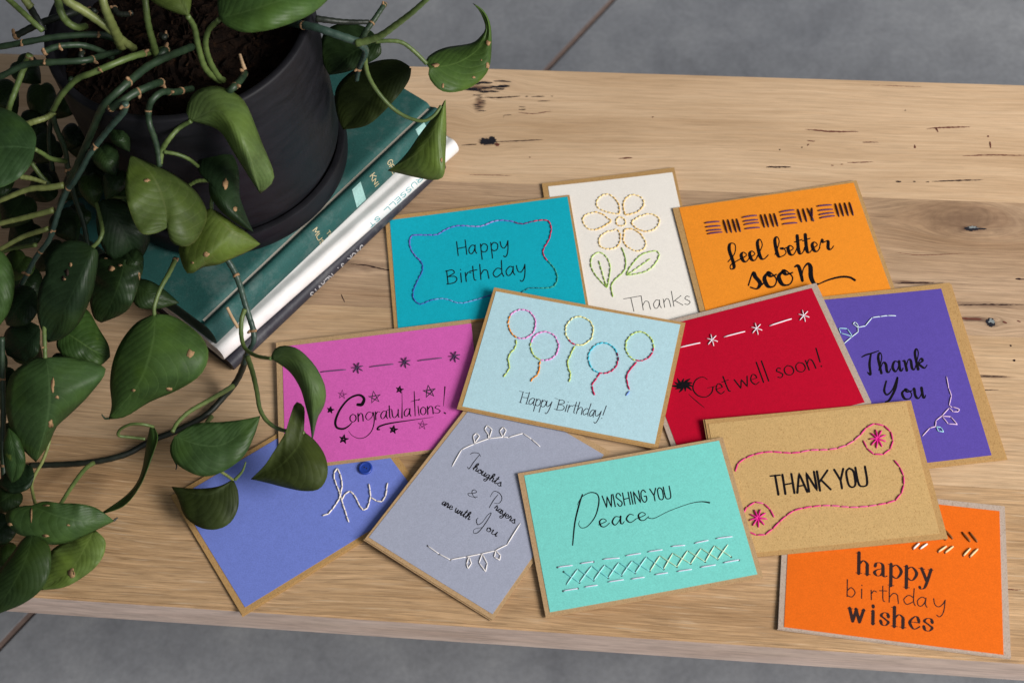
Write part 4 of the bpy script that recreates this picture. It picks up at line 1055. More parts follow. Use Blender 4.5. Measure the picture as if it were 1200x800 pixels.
def book_stack():
    # black, lowest
    A, B = gp((276, 436), (505, 218), 0)
    r, s, base = make_book('thin black hardback at the bottom of the stack with silver capitals on its spine', A, B, .0004, .0122, .165, .0004, None, cloth('black_bookcloth', rgb(44, 43, 52), .1, .5), L=.243, board=.002)
    bm = bmesh.new()
    def spine_caps(bm, surf, p0, p1, xh, txt, pen, up, mi=0, gapw=.25):
        n = len(txt); dx, dy = (p1[0] - p0[0]) / n, (p1[1] - p0[1]) / n
        l = math.hypot(dx, dy); 
        for i, ch in enumerate(txt):
            if ch == ' ': continue
            for st in glyph_strokes(CAPS, ch):
                w = .34 if ch in 'I.' else .74
                pts = [(p0[0] + dx * (i + (gx * w + (1 - w) / 2)) + up[0] * gy * xh, p0[1] + dy * (i + (gx * w + (1 - w) / 2)) + up[1] * gy * xh) for gx, gy in st]
                sm = crom(pts, 5)
                ribbon(bm, surf, sm, [pen] * len(sm), .0002, mi)
    # reads from the far end towards the near end, tops of the letters towards the bench
    spine_caps(bm, s, (424.5, 286.5), (362.5, 345.0), 5.6, 'DICK J. REAVIS', 1.15, unit(.42, .52))
    if len(bm.verts): link('lettering', bm, plain('silver_lettering', (.40, .39, .40), .5, .3), r, rel=base)
    # white, middle
    A, B = gp((264.5, 424), (538, 181), .0122)
    r, s, base = make_book('white hardback in the middle of the stack with faded teal spine lettering', A, B,   .0124, .0268, .165, .0004, None, cloth('white_jacket', rgb(226, 222, 220), .04, .6), groove=.0010)
    bm = bmesh.new()
    def jot(surf, bm, pts, w, mi): ribbon(bm, surf, crom(pts, 5), [w] * len(crom(pts, 5)), .00022, mi)
    TEALP = plain('teal_print', rgb(80, 156, 162), .6, .2); TAN = plain('tan_print', rgb(178, 140, 92), .6, .2); RED = plain('grey_print', (.30, .30, .31), .6, .2)
    txt = 'KRESSES SERIES'
    up = unit(.30, .60)
    p0, p1 = (494, 216), (432, 272)
    # worn lettering along the spine's lower edge
    spine_caps(bm, s, (493, 206), (449, 247), 4.6, 'RUSSELL', .8, unit(.42, .5), 0)
    spine_caps(bm, s, (444, 252), (431, 264), 4.2, 'ST', .8, unit(.42, .5), 0)
    for (x, y) in ((429, 275), (424, 283), (415, 292), (411, 295), (402, 303)):
        jot(s, bm, [(x, y), (x + 1.2, y + 3), (x + .4, y + 6)], 1.1, 1)
    jot(s, bm, [(372, 331), (376, 327), (380, 328), (386, 322)], 1.1, 1); jot(s, bm, [(375, 332), (381, 326), (385, 326)], .8, 1)
    jot(s, bm, [(379, 322), (383, 325), (379, 327)], .8, 1)
    PT = [TEALP, TAN, RED]
    link('lettering', bm, PT, r, rel=base); bm = bmesh.new()
    for (x, y) in ((345, 356), (352, 350), (336, 365), (330, 368), (322, 378), (318, 380), (358, 343), (341, 357), (326, 373), (313, 386)):
        jot(s, bm, [(x, y), (x + .8, y + .7)], .7, 2)
    link('speckles', bm, PT, r, rel=base)
    # green, top
    A, B = gp((255, 405), (520, 152), .027)
    r, s, base = make_book('dark green clothbound hardback on top of the stack with gilt spine lettering', A, B, .0270, .0500, .175, .0020, None, cloth('green_bookcloth', rgb(36, 82, 78), .26, .7), groove=.0030)
    def spine_word(p0, p1, up, txt, xh, pen, widths=None):
        bm = bmesh.new()
        n = len(txt); dx, dy = (p1[0] - p0[0]) / n, (p1[1] - p0[1]) / n
        for i, ch in enumerate(txt):
            k = 1.0 if i == 0 else .8
            for st in glyph_strokes(CAPS, ch):
                w = .34 if ch == 'I' else .76
                pts = [(p0[0] + dx * (i + gx * w) + up[0] * gy * xh * k, p0[1] + dy * (i + gx * w) + up[1] * gy * xh * k) for gx, gy in st]
                sm = crom(pts, 5); ribbon(bm, s, sm, [pen] * len(sm), .00025, 0)
        link('gilt_word', bm, GOLD, r, rel=base)
    spine_word((366.5, 270.5), (381.5, 297), unit(.80, -.72), 'MUSE', 6.8, 1.0)
    spine_word((382, 272.5), (390, 283), unit(.80, -.72), 'THE', 4.6, .7)
    spine_word((433.5, 207), (447.5, 234), unit(.80, -.72), 'KNICK', 6.8, 1.0)
    spine_word((453.5, 190.5), (467, 216), unit(.80, -.72), 'GREAT', 6.8, 1.05)
    def patch(quad, n=14):
        bm = bmesh.new()
        g = []
        for i in range(n + 1):
            u = i / n
            a = [quad[0][k] + (quad[3][k] - quad[0][k]) * u for k in (0, 1)]; b = [quad[1][k] + (quad[2][k] - quad[1][k]) * u for k in (0, 1)]
            g.append([bm.verts.new(s.P(a[0] + (b[0] - a[0]) * j / n, a[1] + (b[1] - a[1]) * j / n, .00022)) for j in range(n + 1)])
        for a, b in zip(g, g[1:]):
            for j in range(n): bm.faces.new((a[j], a[j + 1], b[j + 1], b[j]))
        link('spine_label', bm, lm, r, rel=base)
    lm = plain('spine_label_paper', rgb(150, 188, 182), .7, .3, .15, 500)
    patch([(412.5, 222.5), (422.5, 213), (430.5, 239), (419.5, 249)])
    patch([(487, 152), (497, 143.5), (507, 164), (497, 174)])
book_stack()
# ---------------------------------------------------------------- potted plant
POT = Vector((-.2968, .1196, .0503))
RIMZ = .206
plant = thing('potted_plant', 'trailing heart-leaved vine in a matte black pot with saucer, standing on the stacked books', 'potted plant', POT)

def lathe(name, prof, m, parent, rel, seg=96, center=None):
    bm = bmesh.new(); c = center or POT
    rings = []
    for r, z in prof:
        if r < 1e-6: rings.append([bm.verts.new((c.x, c.y, z))])
        else: rings.append([bm.verts.new((c.x + math.cos(a) * r, c.y + math.sin(a) * r, z)) for a in (2 * math.pi * k / seg for k in range(seg))])
    for a, b in zip(rings, rings[1:]):
        for k in range(seg):
            q = [a[k % len(a)], a[(k + 1) % len(a)], b[(k + 1) % len(b)], b[k % len(b)]]
            u = []
            for v in q:
                if v not in u: u.append(v)
            if len(u) > 2: bm.faces.new(u)
    o = link(name, bm, m, parent, smooth=True, rel=rel)
    md = o.modifiers.new('edge', 'EDGE_SPLIT'); md.split_angle = math.radians(42)
    return o

def pot_mat():
    m, nt, b = mat('matte_black_ceramic')
    v = mapped(nt, (1, 1, 1)); n1 = noise(nt, mapped(nt, (18, 18, 60)), 2.0, 5, .65, .6); n2 = noise(nt, v, 700, 3, .6)
    c = ramp(nt, n1, [(.3, (.0045, .0045, .006)), (.72, (.011, .0105, .014))])
    nt.links.new(c, b.inputs['Base Color'])
    nt.links.new(ramp(nt, n1, [(.3, (.50,) * 3), (.7, (.64,) * 3)]), b.inputs['Roughness'])
    b.inputs['Specular IOR Level'].default_value = .24
    bump(nt, b, n2, .1, .0002)
    return m
PM = pot_mat()
z0 = POT.z
lathe('pot', [(0, z0 + .008), (.080, z0 + .008), (.0865, z0 + .012), (.0878, z0 + .0225), (.0880, z0 + .026), (.0905, z0 + .0275), (.0912, z0 + .030), (.0925, z0 + .09), (.0935, RIMZ - .002), (.0930, RIMZ - .0006), (.0920, RIMZ), (.0885, RIMZ),
              (.0876, RIMZ - .0008), (.0872, RIMZ - .003), (.0862, RIMZ - .05), (.0850, RIMZ - .06)], PM, plant, POT)
lathe('saucer', [(0, z0), (.088, z0), (.0925, z0 + .001), (.0945, z0 + .004), (.0952, z0 + .010), (.0952, z0 + .0205), (.0946, z0 + .0222), (.0932, z0 + .0228), (.0900, z0 + .0226), (.0892, z0 + .0205), (.0885, z0 + .006), (0, z0 + .0045)], PM, plant, POT)

# soil: lumpy bark mix below the rim
def soil():
    m, nt, b = mat('potting_soil')
    v = mapped(nt, (1, 1, 1)); n = noise(nt, v, 150, 6, .7); n2 = noise(nt, v, 420, 4, .7)
    c = ramp(nt, n, [(.30, (.003, .002, .0015)), (.58, (.012, .006, .0035)), (.80, (.075, .036, .016))])
    nt.links.new(c, b.inputs['Base Color']); b.inputs['Roughness'].default_value = .95
    b.inputs['Specular IOR Level'].default_value = .1
    bump(nt, b, n2, .8, .003)
    bm = bmesh.new(); rnd = random.Random(11)
    R = 16; S = 56; zc = RIMZ - .027
    ctr = bm.verts.new((POT.x, POT.y, zc + .006)); prev = None
    for i in range(1, R + 1):
        r = .0863 * i / R
        ring = [bm.verts.new((POT.x + math.cos(a) * r, POT.y + math.sin(a) * r, zc + .006 * (1 - (i / R) ** 2) + rnd.uniform(-.0022, .0022))) for a in (2 * math.pi * k / S for k in range(S))]
        for k in range(S):
            if prev is None: bm.faces.new((ctr, ring[k], ring[(k + 1) % S]))
            else: bm.faces.new((prev[k], ring[k], ring[(k + 1) % S], prev[(k + 1) % S]))
        prev = ring
    for _ in range(420):          # bark chips
        a = rnd.uniform(0, 6.283); r = .084 * math.sqrt(rnd.random())
        c = Vector((POT.x + math.cos(a) * r, POT.y + math.sin(a) * r, zc + .006 * (1 - (r / .0863) ** 2) + .001))
        u = Vector((rnd.gauss(0, 1), rnd.gauss(0, 1), rnd.gauss(0, .5))).normalized(); w = u.orthogonal().normalized(); t = u.cross(w)
        l, ww, th = rnd.uniform(.0015, .0048), rnd.uniform(.0007, .002), rnd.uniform(.0004, .001)
        box(bm, [c + u * sx * l + w * sy * ww * rnd.uniform(.5, 1) - t * th for sx, sy in ((-1, -1), (1, -1), (1, 1), (-1, 1))], [c + u * sx * l + w * sy * ww * rnd.uniform(.5, 1) + t * th for sx, sy in ((-1, -1), (1, -1), (1, 1), (-1, 1))])
    link('soil', bm, m, plant, rel=POT)
soil()

def leaf_mat(name, base, vein, rough=.36, mottle=None):
    m, nt, b = mat(name)
    uv = nt.nodes.new('ShaderNodeUVMap'); sep = nt.nodes.new('ShaderNodeSeparateXYZ'); nt.links.new(uv.outputs[0], sep.inputs[0])
    # u: -1..1 stored 0..1 across the blade, v: base..tip
    def M(op, a, b_=None, c_=None):
        n = nt.nodes.new('ShaderNodeMath'); n.operation = op
        for i, v in enumerate((a, b_, c_)):
            if v is None: continue
            if isinstance(v, (int, float)): n.inputs[i].default_value = v
            else: nt.links.new(v, n.inputs[i])
        return n.outputs[0]
    s = M('ABSOLUTE', M('MULTIPLY_ADD', sep.outputs[0], 2.0, -1.0))
    tt = M('MULTIPLY_ADD', M('POWER', s, 1.2), -.42, sep.outputs[1])
    wob = noise(nt, mapped(nt, (1, 1, 1)), 60, 2, .5)
    tt = M('MULTIPLY_ADD', wob, .05, tt)
    wv = M('ABSOLUTE', M('SINE', M('MULTIPLY', tt, 34.0)))
    n1 = noise(nt, mapped(nt, (1, 1, 1)), 38, 4, .55); n2 = noise(nt, mapped(nt, (1, 1, 1)), 420, 3, .6)
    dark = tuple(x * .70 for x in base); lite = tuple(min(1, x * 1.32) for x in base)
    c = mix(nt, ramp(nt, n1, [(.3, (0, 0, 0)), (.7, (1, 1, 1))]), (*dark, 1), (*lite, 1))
    c = mix(nt, ramp(nt, wv, [(0, (.55,) * 3), (.20, (0, 0, 0))]), c, (*vein, 1))
    c = mix(nt, ramp(nt, s, [(.012, (.75,) * 3), (.045, (0, 0, 0))]), c, (*vein, 1))
    c = mix(nt, 1.0, c, ramp(nt, n2, [(.3, (.88,) * 3), (.7, (1.1,) * 3)]), 'MULTIPLY')
    ny = noise(nt, mapped(nt, (1, 1, 1), (4, 1, 2)), 26, 3, .5)
    c = mix(nt, ramp(nt, ny, [(.50, (0, 0, 0)), (.72, (.50,) * 3)]), c, (min(1, base[0] * 1.6 + .012), min(1, base[1] * 1.6 + .014), base[2] * .9, 1))
    if mottle:
        n3 = noise(nt, mapped(nt, (1, 1, 1)), 55, 5, .65)
        c = mix(nt, ramp(nt, n3, [(.62, (0, 0, 0)), (.68, (.8,) * 3)]), c, (*mottle, 1))
    # a yellowed rim
    c = mix(nt, ramp(nt, s, [(.955, (0, 0, 0)), (1.0, (.5,) * 3)]), c, (vein[0] * 1.2, vein[1] * 1.1, vein[2] * .8, 1))
    oi = nt.nodes.new('ShaderNodeObjectInfo')
    c = mix(nt, 1.0, c, ramp(nt, oi.outputs['Random'], [(0, (.72, .82, .92)), (.35, (.95, 1.0, .95)), (.7, (1.08, 1.14, .95)), (1.0, (1.28, 1.28, .85))]), 'MULTIPLY')
    nt.links.new(c, b.inputs['Base Color'])
    nt.links.new(ramp(nt, n1, [(.3, (rough + .02,) * 3), (.7, (rough + .20,) * 3)]), b.inputs['Roughness'])
    b.inputs['Specular IOR Level'].default_value = .34
    bump(nt, b, M('ADD', M('MULTIPLY', wv, .6), M('MULTIPLY', n2, .5)), .22, .0009)
    # a little light comes through the blade
    tr = nt.nodes.new('ShaderNodeBsdfTranslucent'); nt.links.new(c, tr.inputs[0])
    mx = nt.nodes.new('ShaderNodeMixShader'); mx.inputs[0].default_value = .36
    out = nt.nodes['Material Output']
    nt.links.new(b.outputs[0], mx.inputs[1]); nt.links.new(tr.outputs[0], mx.inputs[2]); nt.links.new(mx.outputs[0], out.inputs[0])
    return m
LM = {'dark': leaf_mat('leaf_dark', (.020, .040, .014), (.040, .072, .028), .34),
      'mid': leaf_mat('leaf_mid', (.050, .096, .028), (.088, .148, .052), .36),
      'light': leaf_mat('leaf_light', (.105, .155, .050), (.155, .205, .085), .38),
      'olive': leaf_mat('leaf_olive', (.042, .056, .012), (.065, .085, .024), .45),
      'young': leaf_mat('leaf_young', (.090, .125, .026), (.145, .165, .052), .40),
      'mottled': leaf_mat('leaf_mottled', (.030, .066, .018), (.070, .12, .04), .36, (.16, .20, .04))}
SPOT = plain('leaf_scar', (.30, .18, .09), .8, .2, .3, 900)
SPOTD = plain('leaf_scar_dark', (.020, .012, .008), .8, .2)

def leaf(kind, mid, left, right, z, dl=-.004, dr=-.004, ripple=.0008, spots=(), seed=0, label=None):
    """mid: pixels base..tip; left/right: the outline's two sides base..tip; z: heights along the midrib; dl/dr: rise of the two edges over it"""
    NR, NS = 26, 6
    rnd = random.Random(seed + int(mid[0][0] * 13))
    def line(p): return resample(crom([tuple(q) for q in p], 8), NR)
    Mm, Ll, Rr = line(mid), line(left), line(right)
    zs = resample([(i, v) for i, v in enumerate(crom([(float(x),) for x in z], 12))], NR) if False else None
    zc = crom([(i / (len(z) - 1), zz) for i, zz in enumerate(z)], 10)
    def zat(t):
        for a, b in zip(zc, zc[1:]):
            if a[0] <= t <= b[0] + 1e-9: return a[1] + (b[1] - a[1]) * (t - a[0]) / max(b[0] - a[0], 1e-9)
        return zc[-1][1]
    bm = bmesh.new(); uvl = bm.loops.layers.uv.new('UVMap')
    ph = rnd.uniform(0, 6)
    grid = []
    for i in range(NR + 1):
        t = i / NR; row = []
        prof = math.sin(math.pi * min(1, t * 1.0)) ** .7
        for k in range(-NS, NS + 1):
            s = abs(k) / NS
            E = Ll if k < 0 else Rr
            # blade bellies out between rib and edge
            px = Mm[i][0] + (E[i][0] - Mm[i][0]) * s; py = Mm[i][1] + (E[i][1] - Mm[i][1]) * s
            dz = (dl if k < 0 else dr) * prof * (s ** 1.6)
            dz += ripple * prof * s * math.sin(ph + t * 17 + (k > 0) * 2.1) + ripple * .5 * s * prof * math.sin(t * 41 + ph)
            dz += .0010 * prof * math.sin(math.pi * s) # cushion beside the rib
            v = bm.verts.new(at(px, py, zat(t) + dz)); row.append((v, (k / NS + 1) / 2, t))
        grid.append(row)
    for a, b in zip(grid, grid[1:]):
        for j in range(2 * NS):
            q = [a[j], a[j + 1], b[j + 1], b[j]]
            f = bm.faces.new([x[0] for x in q])
            for lp, x in zip(f.loops, q): lp[uvl].uv = (x[1], x[2])
    bmesh.ops.remove_doubles(bm, verts=bm.verts[:], dist=2e-5)
    bvh = BVHTree.FromBMesh(bm)
    for (sx, sy, rx, ry, mi) in spots:
        vs = []
        for k in range(14):
            a = 2 * math.pi * k / 14; w = rnd.uniform(.7, 1.25)
            h = bvh.ray_cast(CAM, ray(sx + math.cos(a) * rx * w, sy + math.sin(a) * ry * w))
            if h[0] is None: break
            n = h[1] if h[1].dot(CAM - h[0]) > 0 else -h[1]
            vs.append(h[0] + n * .00045)
        if len(vs) == 14:
            f = bm.faces.new([bm.verts.new(v) for v in vs]); f.material_index = mi
    base = POT
    me_o = link('leaf', bm, [LM[kind], SPOT, SPOTD], plant, smooth=True, rel=base)
    so = me_o.modifiers.new('thickness', 'SOLIDIFY'); so.thickness = .00032; so.offset = 0
    if label: me_o['label'] = label
    return me_o

def stem_mat(name, c0, c1, rough=.45):
    m, nt, b = mat(name)
    n = noise(nt, mapped(nt, (1, 1, 1)), 90, 4, .6); n2 = noise(nt, mapped(nt, (1, 1, 1)), 500, 3, .6)
    c = mix(nt, ramp(nt, n, [(.3, (0, 0, 0)), (.7, (1, 1, 1))]), (*c0, 1), (*c1, 1))
    nt.links.new(c, b.inputs['Base Color']); b.inputs['Roughness'].default_value = rough
    b.inputs['Specular IOR Level'].default_value = .4
    bump(nt, b, n2, .25, .0006)
    return m
SM = {'vine': stem_mat('vine_dark_green', (.012, .026, .014), (.030, .055, .026)),
      'blue': stem_mat('vine_blue_green', (.020, .042, .032), (.045, .080, .058), .4),
      'green': stem_mat('petiole_green', (.060, .095, .025), (.115, .160, .045)),
      'yellow': stem_mat('petiole_yellow_green', (.120, .145, .040), (.205, .230, .075)),
      'tan': stem_mat('dried_root_tan', (.30, .19, .10), (.46, .32, .19), .8),
      'black': stem_mat('vine_black', (.010, .013, .010), (.022, .028, .018))}
NODE = plain('node_scar', (.27, .16, .085), .9, .15, .6, 500)

def stem(kind, pts, r, r1=None, nodes=(), name='stem', seed=0, stub=False):
    """pts: (px, py, z); r in metres; nodes: fractions along it that carry a tan ring and root nub"""
    q = resample([tuple(at(*p)) for p in crom([tuple(map(float, p)) for p in pts], 8)], max(12, len(pts) * 7))
    r1 = r if r1 is None else r1
    r, r1 = r * .9, r1 * .9
    rnd = random.Random(seed + int(pts[0][0] * 7 + pts[0][1]))
    n = len(q)
    rad = [(r + (r1 - r) * i / (n - 1)) * (1 + .05 * math.sin(i * 1.7)) for i in range(n)]
    for f in nodes:
        k = f * (n - 1)
        for i in range(n): rad[i] *= 1 + .09 * math.exp(-((i - k) / 1.0) ** 2)
    bm = bmesh.new()
    tube(bm, q, rad, 10)
    for f in nodes:
        k = min(max(int(f * (n - 1)), 1), n - 2)
        p = Vector(q[k]); t = (Vector(q[k + 1]) - Vector(q[k - 1])).normalized()
        rr = rad[k]
        w = t.orthogonal().normalized()
        tilt = (t + w * rnd.uniform(-.35, .35)).normalized()
        hw = rnd.uniform(.18, .55)
        ringpts = [p - tilt * rr * hw, p - tilt * rr * hw * .3, p + tilt * rr * hw * .4, p + tilt * rr * hw * 1.1]
        cc = w * rr * rnd.uniform(-.10, .10)
        tube(bm, [x + cc for x in ringpts], [rr * .99, rr * 1.07, rr * rnd.uniform(1.02, 1.09), rr * .98], 10, 1)
        if rnd.random() < .75:                     # dried root nub
            a = rnd.uniform(0, 6.28); nd = (w * math.cos(a) + t.cross(w) * math.sin(a))
            if nd.dot(CAM - p) < 0: nd = -nd * .6 + w * .3
            nd.normalize()
            tube(bm, [p, p + nd * rr * 1.1, p + nd * rr * 1.6 + t * rr * .3, p + nd * rr * 1.9 + t * rr * .5], [rr * .55, rr * .5, rr * .42, rr * .2], 7, 1)
    if stub:
        p = Vector(q[-1]); t = (p - Vector(q[-2])).normalized()
        tube(bm, [p - t * r1 * .5, p + t * r1 * .3, p + t * r1 * .7], [r1 * 1.08, r1 * 1.0, r1 * .4], 8, 1)
    o = link(name, bm, [SM[kind], NODE], plant, smooth=True, rel=POT)
    return o
# ---- stems lying over the soil and the rim, then hanging down the left side
V = .0024
stem('vine', [(-40, 62, .205), (0, 55, .212), (28, 50, .217), (70, 43, .220), (118, 41, .216), (140, 50, .205)], V, nodes=(.42, .88))
stem('vine', [(-30, 100, .190), (0, 90, .205), (30, 76, .214), (63, 73, .219), (100, 71, .217), (118, 66, .208), (140, 60, .198)], V, nodes=(.55, .78))
stem('vine', [(50, 62, .222), (66, 55, .223), (95, 53, .218), (118, 60, .206), (132, 68, .197)], V * .95, nodes=(.03, .25))
stem('green', [(62, 130, .190), (72, 112, .204), (90, 93, .216), (107, 86, .222), (133, 75, .224), (160, 65, .218), (193, 58, .200)], .0021, .0026, nodes=(.50, .80))
stem('vine', [(225, 55, .190), (198, 66, .208), (175, 77, .216), (157, 91, .222), (140, 106, .224), (124, 121, .218), (116, 134, .205), (106, 158, .185), (93, 188, .160), (82, 212, .140), (70, 240, .118)], .0030, .0026, nodes=(.36,))
stem('vine', [(190, 96, .200), (178, 100, .216), (158, 109, .222), (144, 118, .222), (130, 127, .215)], .0028, nodes=(.06, .62), stub=True)
stem('blue', [(147, 121, .224), (145, 131, .216), (131, 147, .203), (118, 163, .190), (107, 178, .180), (97, 196, .168), (87, 213, .157), (79, 223, .150), (70, 244, .140), (63, 266, .130), (57, 282, .122), (42, 302, .112), (28, 328, .100), (15, 350, .088)], .0024, .0020, nodes=(.02, .27, .51, .68, .78, .88, .98))
stem('vine', [(225, 104, .196), (205, 108, .208), (190, 108, .220), (178, 118, .221), (174, 130, .212), (175, 145, .209), (181, 162, .199), (185, 178, .190), (187, 195, .182)], .0026, .0021, nodes=(.14, .30, .60))
stem('vine', [(60, 128, .180), (66, 150, .160), (76, 175, .140), (80, 200, .120), (88, 232, .100), (98, 262, .085), (103, 290, .075)], .0022, nodes=(.5,))
stem('vine', [(84, 92, .18), (70, 112, .16), (60, 140, .13), (58, 170, .11), (62, 200, .09)], .0020)
stem('green', [(35, 64, .214), (27, 82, .205), (18, 106, .196), (12, 122, .190), (9, 134, .180)], .0025, .0021, nodes=(.02,))
stem('green', [(5, -5, .235), (27, 15, .232), (42, 29, .228), (50, 36, .224)], .0022)
stem('black', [(25, -10, .225), (36, 10, .222), (45, 25, .218), (52, 36, .212)], .0032, .0024)
stem('yellow', [(22, -12, .236), (30, 1, .232), (37, 9, .228)], .0026, .0030)
stem('black', [(17, 43, .200), (36, 33, .206), (54, 25, .210), (76, 18, .212), (100, 10, .205)], .0026, .0030, stub=False, nodes=(.03,))
stem('yellow', [(66, -22, .262), (78, 0, .255), (100, 14, .246), (127, 33, .232), (143, 47, .218), (157, 57, .205)], .0034, .0030)
stem('yellow', [(117, -25, .262), (121, 2, .254), (129, 24, .240), (138, 44, .222), (143, 54, .210)], .0026, .0042)
stem('green', [(66, -10, .245), (71, 13, .240), (79, 26, .232), (90, 32, .226), (100, 31, .218)], .0030, .0026)
stem('green', [(169, -12, .255), (171, 8, .248), (174, 30, .236), (180, 52, .220), (184, 68, .205)], .0022, .0026)
stem('vine', [(182, 72, .205), (190, 62, .210), (196, 58, .206)], .0030, nodes=(.85,))
stem('green', [(220, 19, .268), (228, 33, .252), (232, 53, .238), (240, 79, .218), (254, 93, .200), (259, 94, .197)], .0019, .0025)
stem('green', [(257, 23, .262), (245, 35, .250), (241, 52, .238), (246, 72, .221), (256, 90, .203), (262, 94, .197)], .0018, .0024)
stem('vine', [(287, 86, .197), (281, 95, .207), (272, 104, .212), (265, 112, .204)], .0026, nodes=(.1, .70))
stem('tan', [(281, 64, .204), (284, 74, .203), (287, 82, .200)], .0011, .0016, name='dried_root')
for a in ([(133, 9, .2), (138, 16, .2), (148, 17, .2), (156, 15, .2)], [(104, 13, .2), (110, 13, .205), (112, 15, .2)], [(100, 75, .205), (95, 66, .21), (97, 60, .21)], [(188, 42, .197), (192, 44, .2), (195, 41, .198)]):
    stem('black', a, .0026, .0020, nodes=(.1, .9))

# petioles on the left
stem('yellow', [(-20, 243, .130), (0, 235, .140), (33, 222, .148), (55, 220, .151), (75, 217, .152)], .0017, .0026)
stem('yellow', [(-20, 268, .118), (0, 262, .124), (33, 254, .131), (63, 246, .138)], .0019, .0024)
stem('yellow', [(-20, 300, .105), (0, 292, .112), (28, 277, .118), (57, 268, .128)], .0016, .0022)
stem('green', [(3, 295, .085), (22, 290, .092), (42, 287, .100)], .0018)
stem('yellow', [(30, 146, .182), (42, 142, .183), (54, 138, .182), (64, 131, .184)], .0024, .0022)
stem('green', [(41, 175, .186), (50, 180, .176), (60, 186, .164), (77, 189, .150)], .0016, .0020)
stem('green', [(37, 191, .150), (47, 205, .142), (58, 216, .135)], .0018)
stem('yellow', [(24, 207, .150), (40, 210, .148), (54, 215, .145)], .0022, .0015)
stem('green', [(187, 192, .183), (190, 176, .190), (198, 163, .197), (210, 150, .200), (224, 142, .205)], .0022, .0016)
stem('green', [(192, 178, .190), (208, 181, .187), (222, 187, .180), (232, 195, .168)], .0014)
stem('green', [(222, 217, .158), (232, 212, .162), (245, 212, .164)], .0015)
stem('green', [(248, 246, .150), (248, 236, .156), (250, 226, .158)], .0015)
stem('green', [(206, 303, .105), (198, 320, .108), (188, 338, .108), (181, 358, .104), (181, 370, .099)], .0020, .0015, nodes=(.02,))
stem('green', [(113, 238, .150), (117, 254, .150), (120, 270, .150), (116, 282, .148), (108, 290, .145)], .0014, .0016)
stem('green', [(52, 376, .112), (52, 392, .110), (53, 420, .104)], .0017, .0015, nodes=(.75,))
stem('yellow', [(60, 500, .052), (57, 520, .048), (50, 540, .042), (41, 556, .036), (37, 568, .034), (40, 585, .036), (42, 592, .040)], .0013)
stem('green', [(110, 542, .016), (101, 548, .020), (91, 560, .027), (80, 576, .036), (70, 592, .044)], .0019, .0015)
stem('vine', [(2, 395, .100), (3, 440, .080), (4, 480, .062), (3, 520, .045), (5, 565, .030)], .0022, nodes=(.3, .9))
stem('vine', [(130, 260, .12), (140, 250, .13), (152, 238, .135), (166, 232, .14)], .0016)
stem('green', [(120, 240, .13), (130, 232, .135), (150, 231, .14), (162, 226, .145)], .0014)

# the long runner over the books and along the bench
stem('blue', [(258, 296, .096), (266, 304, .092), (274, 317, .086), (281, 334, .080), (287, 355, .073), (292, 371, .067), (297, 388, .061), (297, 402, .055), (290, 413, .047), (286, 426, .036)], .0026, .0023, nodes=(.22, .66))
stem('black', [(289, 416, .044), (284, 432, .028), (276, 448, .014), (262, 465, .006), (240, 487, .0042), (205, 505, .0036), (187, 512, .0035), (168, 521, .0032), (150, 531, .003), (126, 538, .003), (100, 542, .003), (70, 544, .003), (35, 545, .003)], .0027, .0024, nodes=())
stem('tan', [(266, 360, .079), (272, 372, .074), (279, 384, .068)], .0012, .0014, name='dried_root')
stem('green', [(287, 362, .074), (283, 375, .070), (283, 395, .066), (288, 409, .066), (301, 417, .072), (318, 420, .080)], .0019, .0014)
stem('green', [(290, 418, .050), (296, 436, .050), (301, 458, .050), (305, 480, .048), (315, 495, .046), (332, 504, .044), (357, 507, .046)], .0022, .0014)
stem('green', [(273, 452, .014), (262, 459, .020), (243, 470, .030), (222, 482, .038), (208, 495, .042), (202, 506, .044)], .0022, .0016)
stem('green', [(248, 488, .006), (243, 494, .010), (240, 500, .016)], .0020, .0014)
stem('yellow', [(258, 552, .030), (266, 557, .028), (274, 563, .026)], .0012)
stem('green', [(288, 541, .034), (284, 552, .030), (275, 562, .026)], .0006, .0014)

# the branch reaching over the back right
stem('blue', [(338, 27, .196), (352, 29, .210), (372, 33, .214), (395, 41, .210), (422, 50, .204)], .0030, .0032, nodes=(.40,))
stem('black', [(370, 22, .205), (385, 24, .203), (405, 26, .198), (432, 26, .190)], .0026, .0018)
stem('green', [(417, 51, .205), (430, 48, .207), (446, 42, .212), (463, 30, .222), (485, 13, .236), (508, -8, .250)], .0030, .0018)
stem('green', [(440, 49, .205), (456, 48, .205), (471, 50, .203), (485, 60, .197), (500, 75, .188)], .0016)
stem('vine', [(424, 46, .198), (430, 35, .203), (438, 24, .206), (446, 12, .208), (451, 5, .208)], .0024, .0019, nodes=(.45, .97), stub=True)
stem('blue', [(422, 52, .203), (428, 58, .195), (427, 66, .186), (421, 80, .172), (418, 94, .160)], .0030, .0018, nodes=(.75,))
stem('green', [(427, 62, .188), (430, 84, .170), (440, 104, .155), (458, 125, .142), (476, 137, .136), (495, 142, .134), (508, 136, .136), (517, 124, .140)], .0020, .0013)

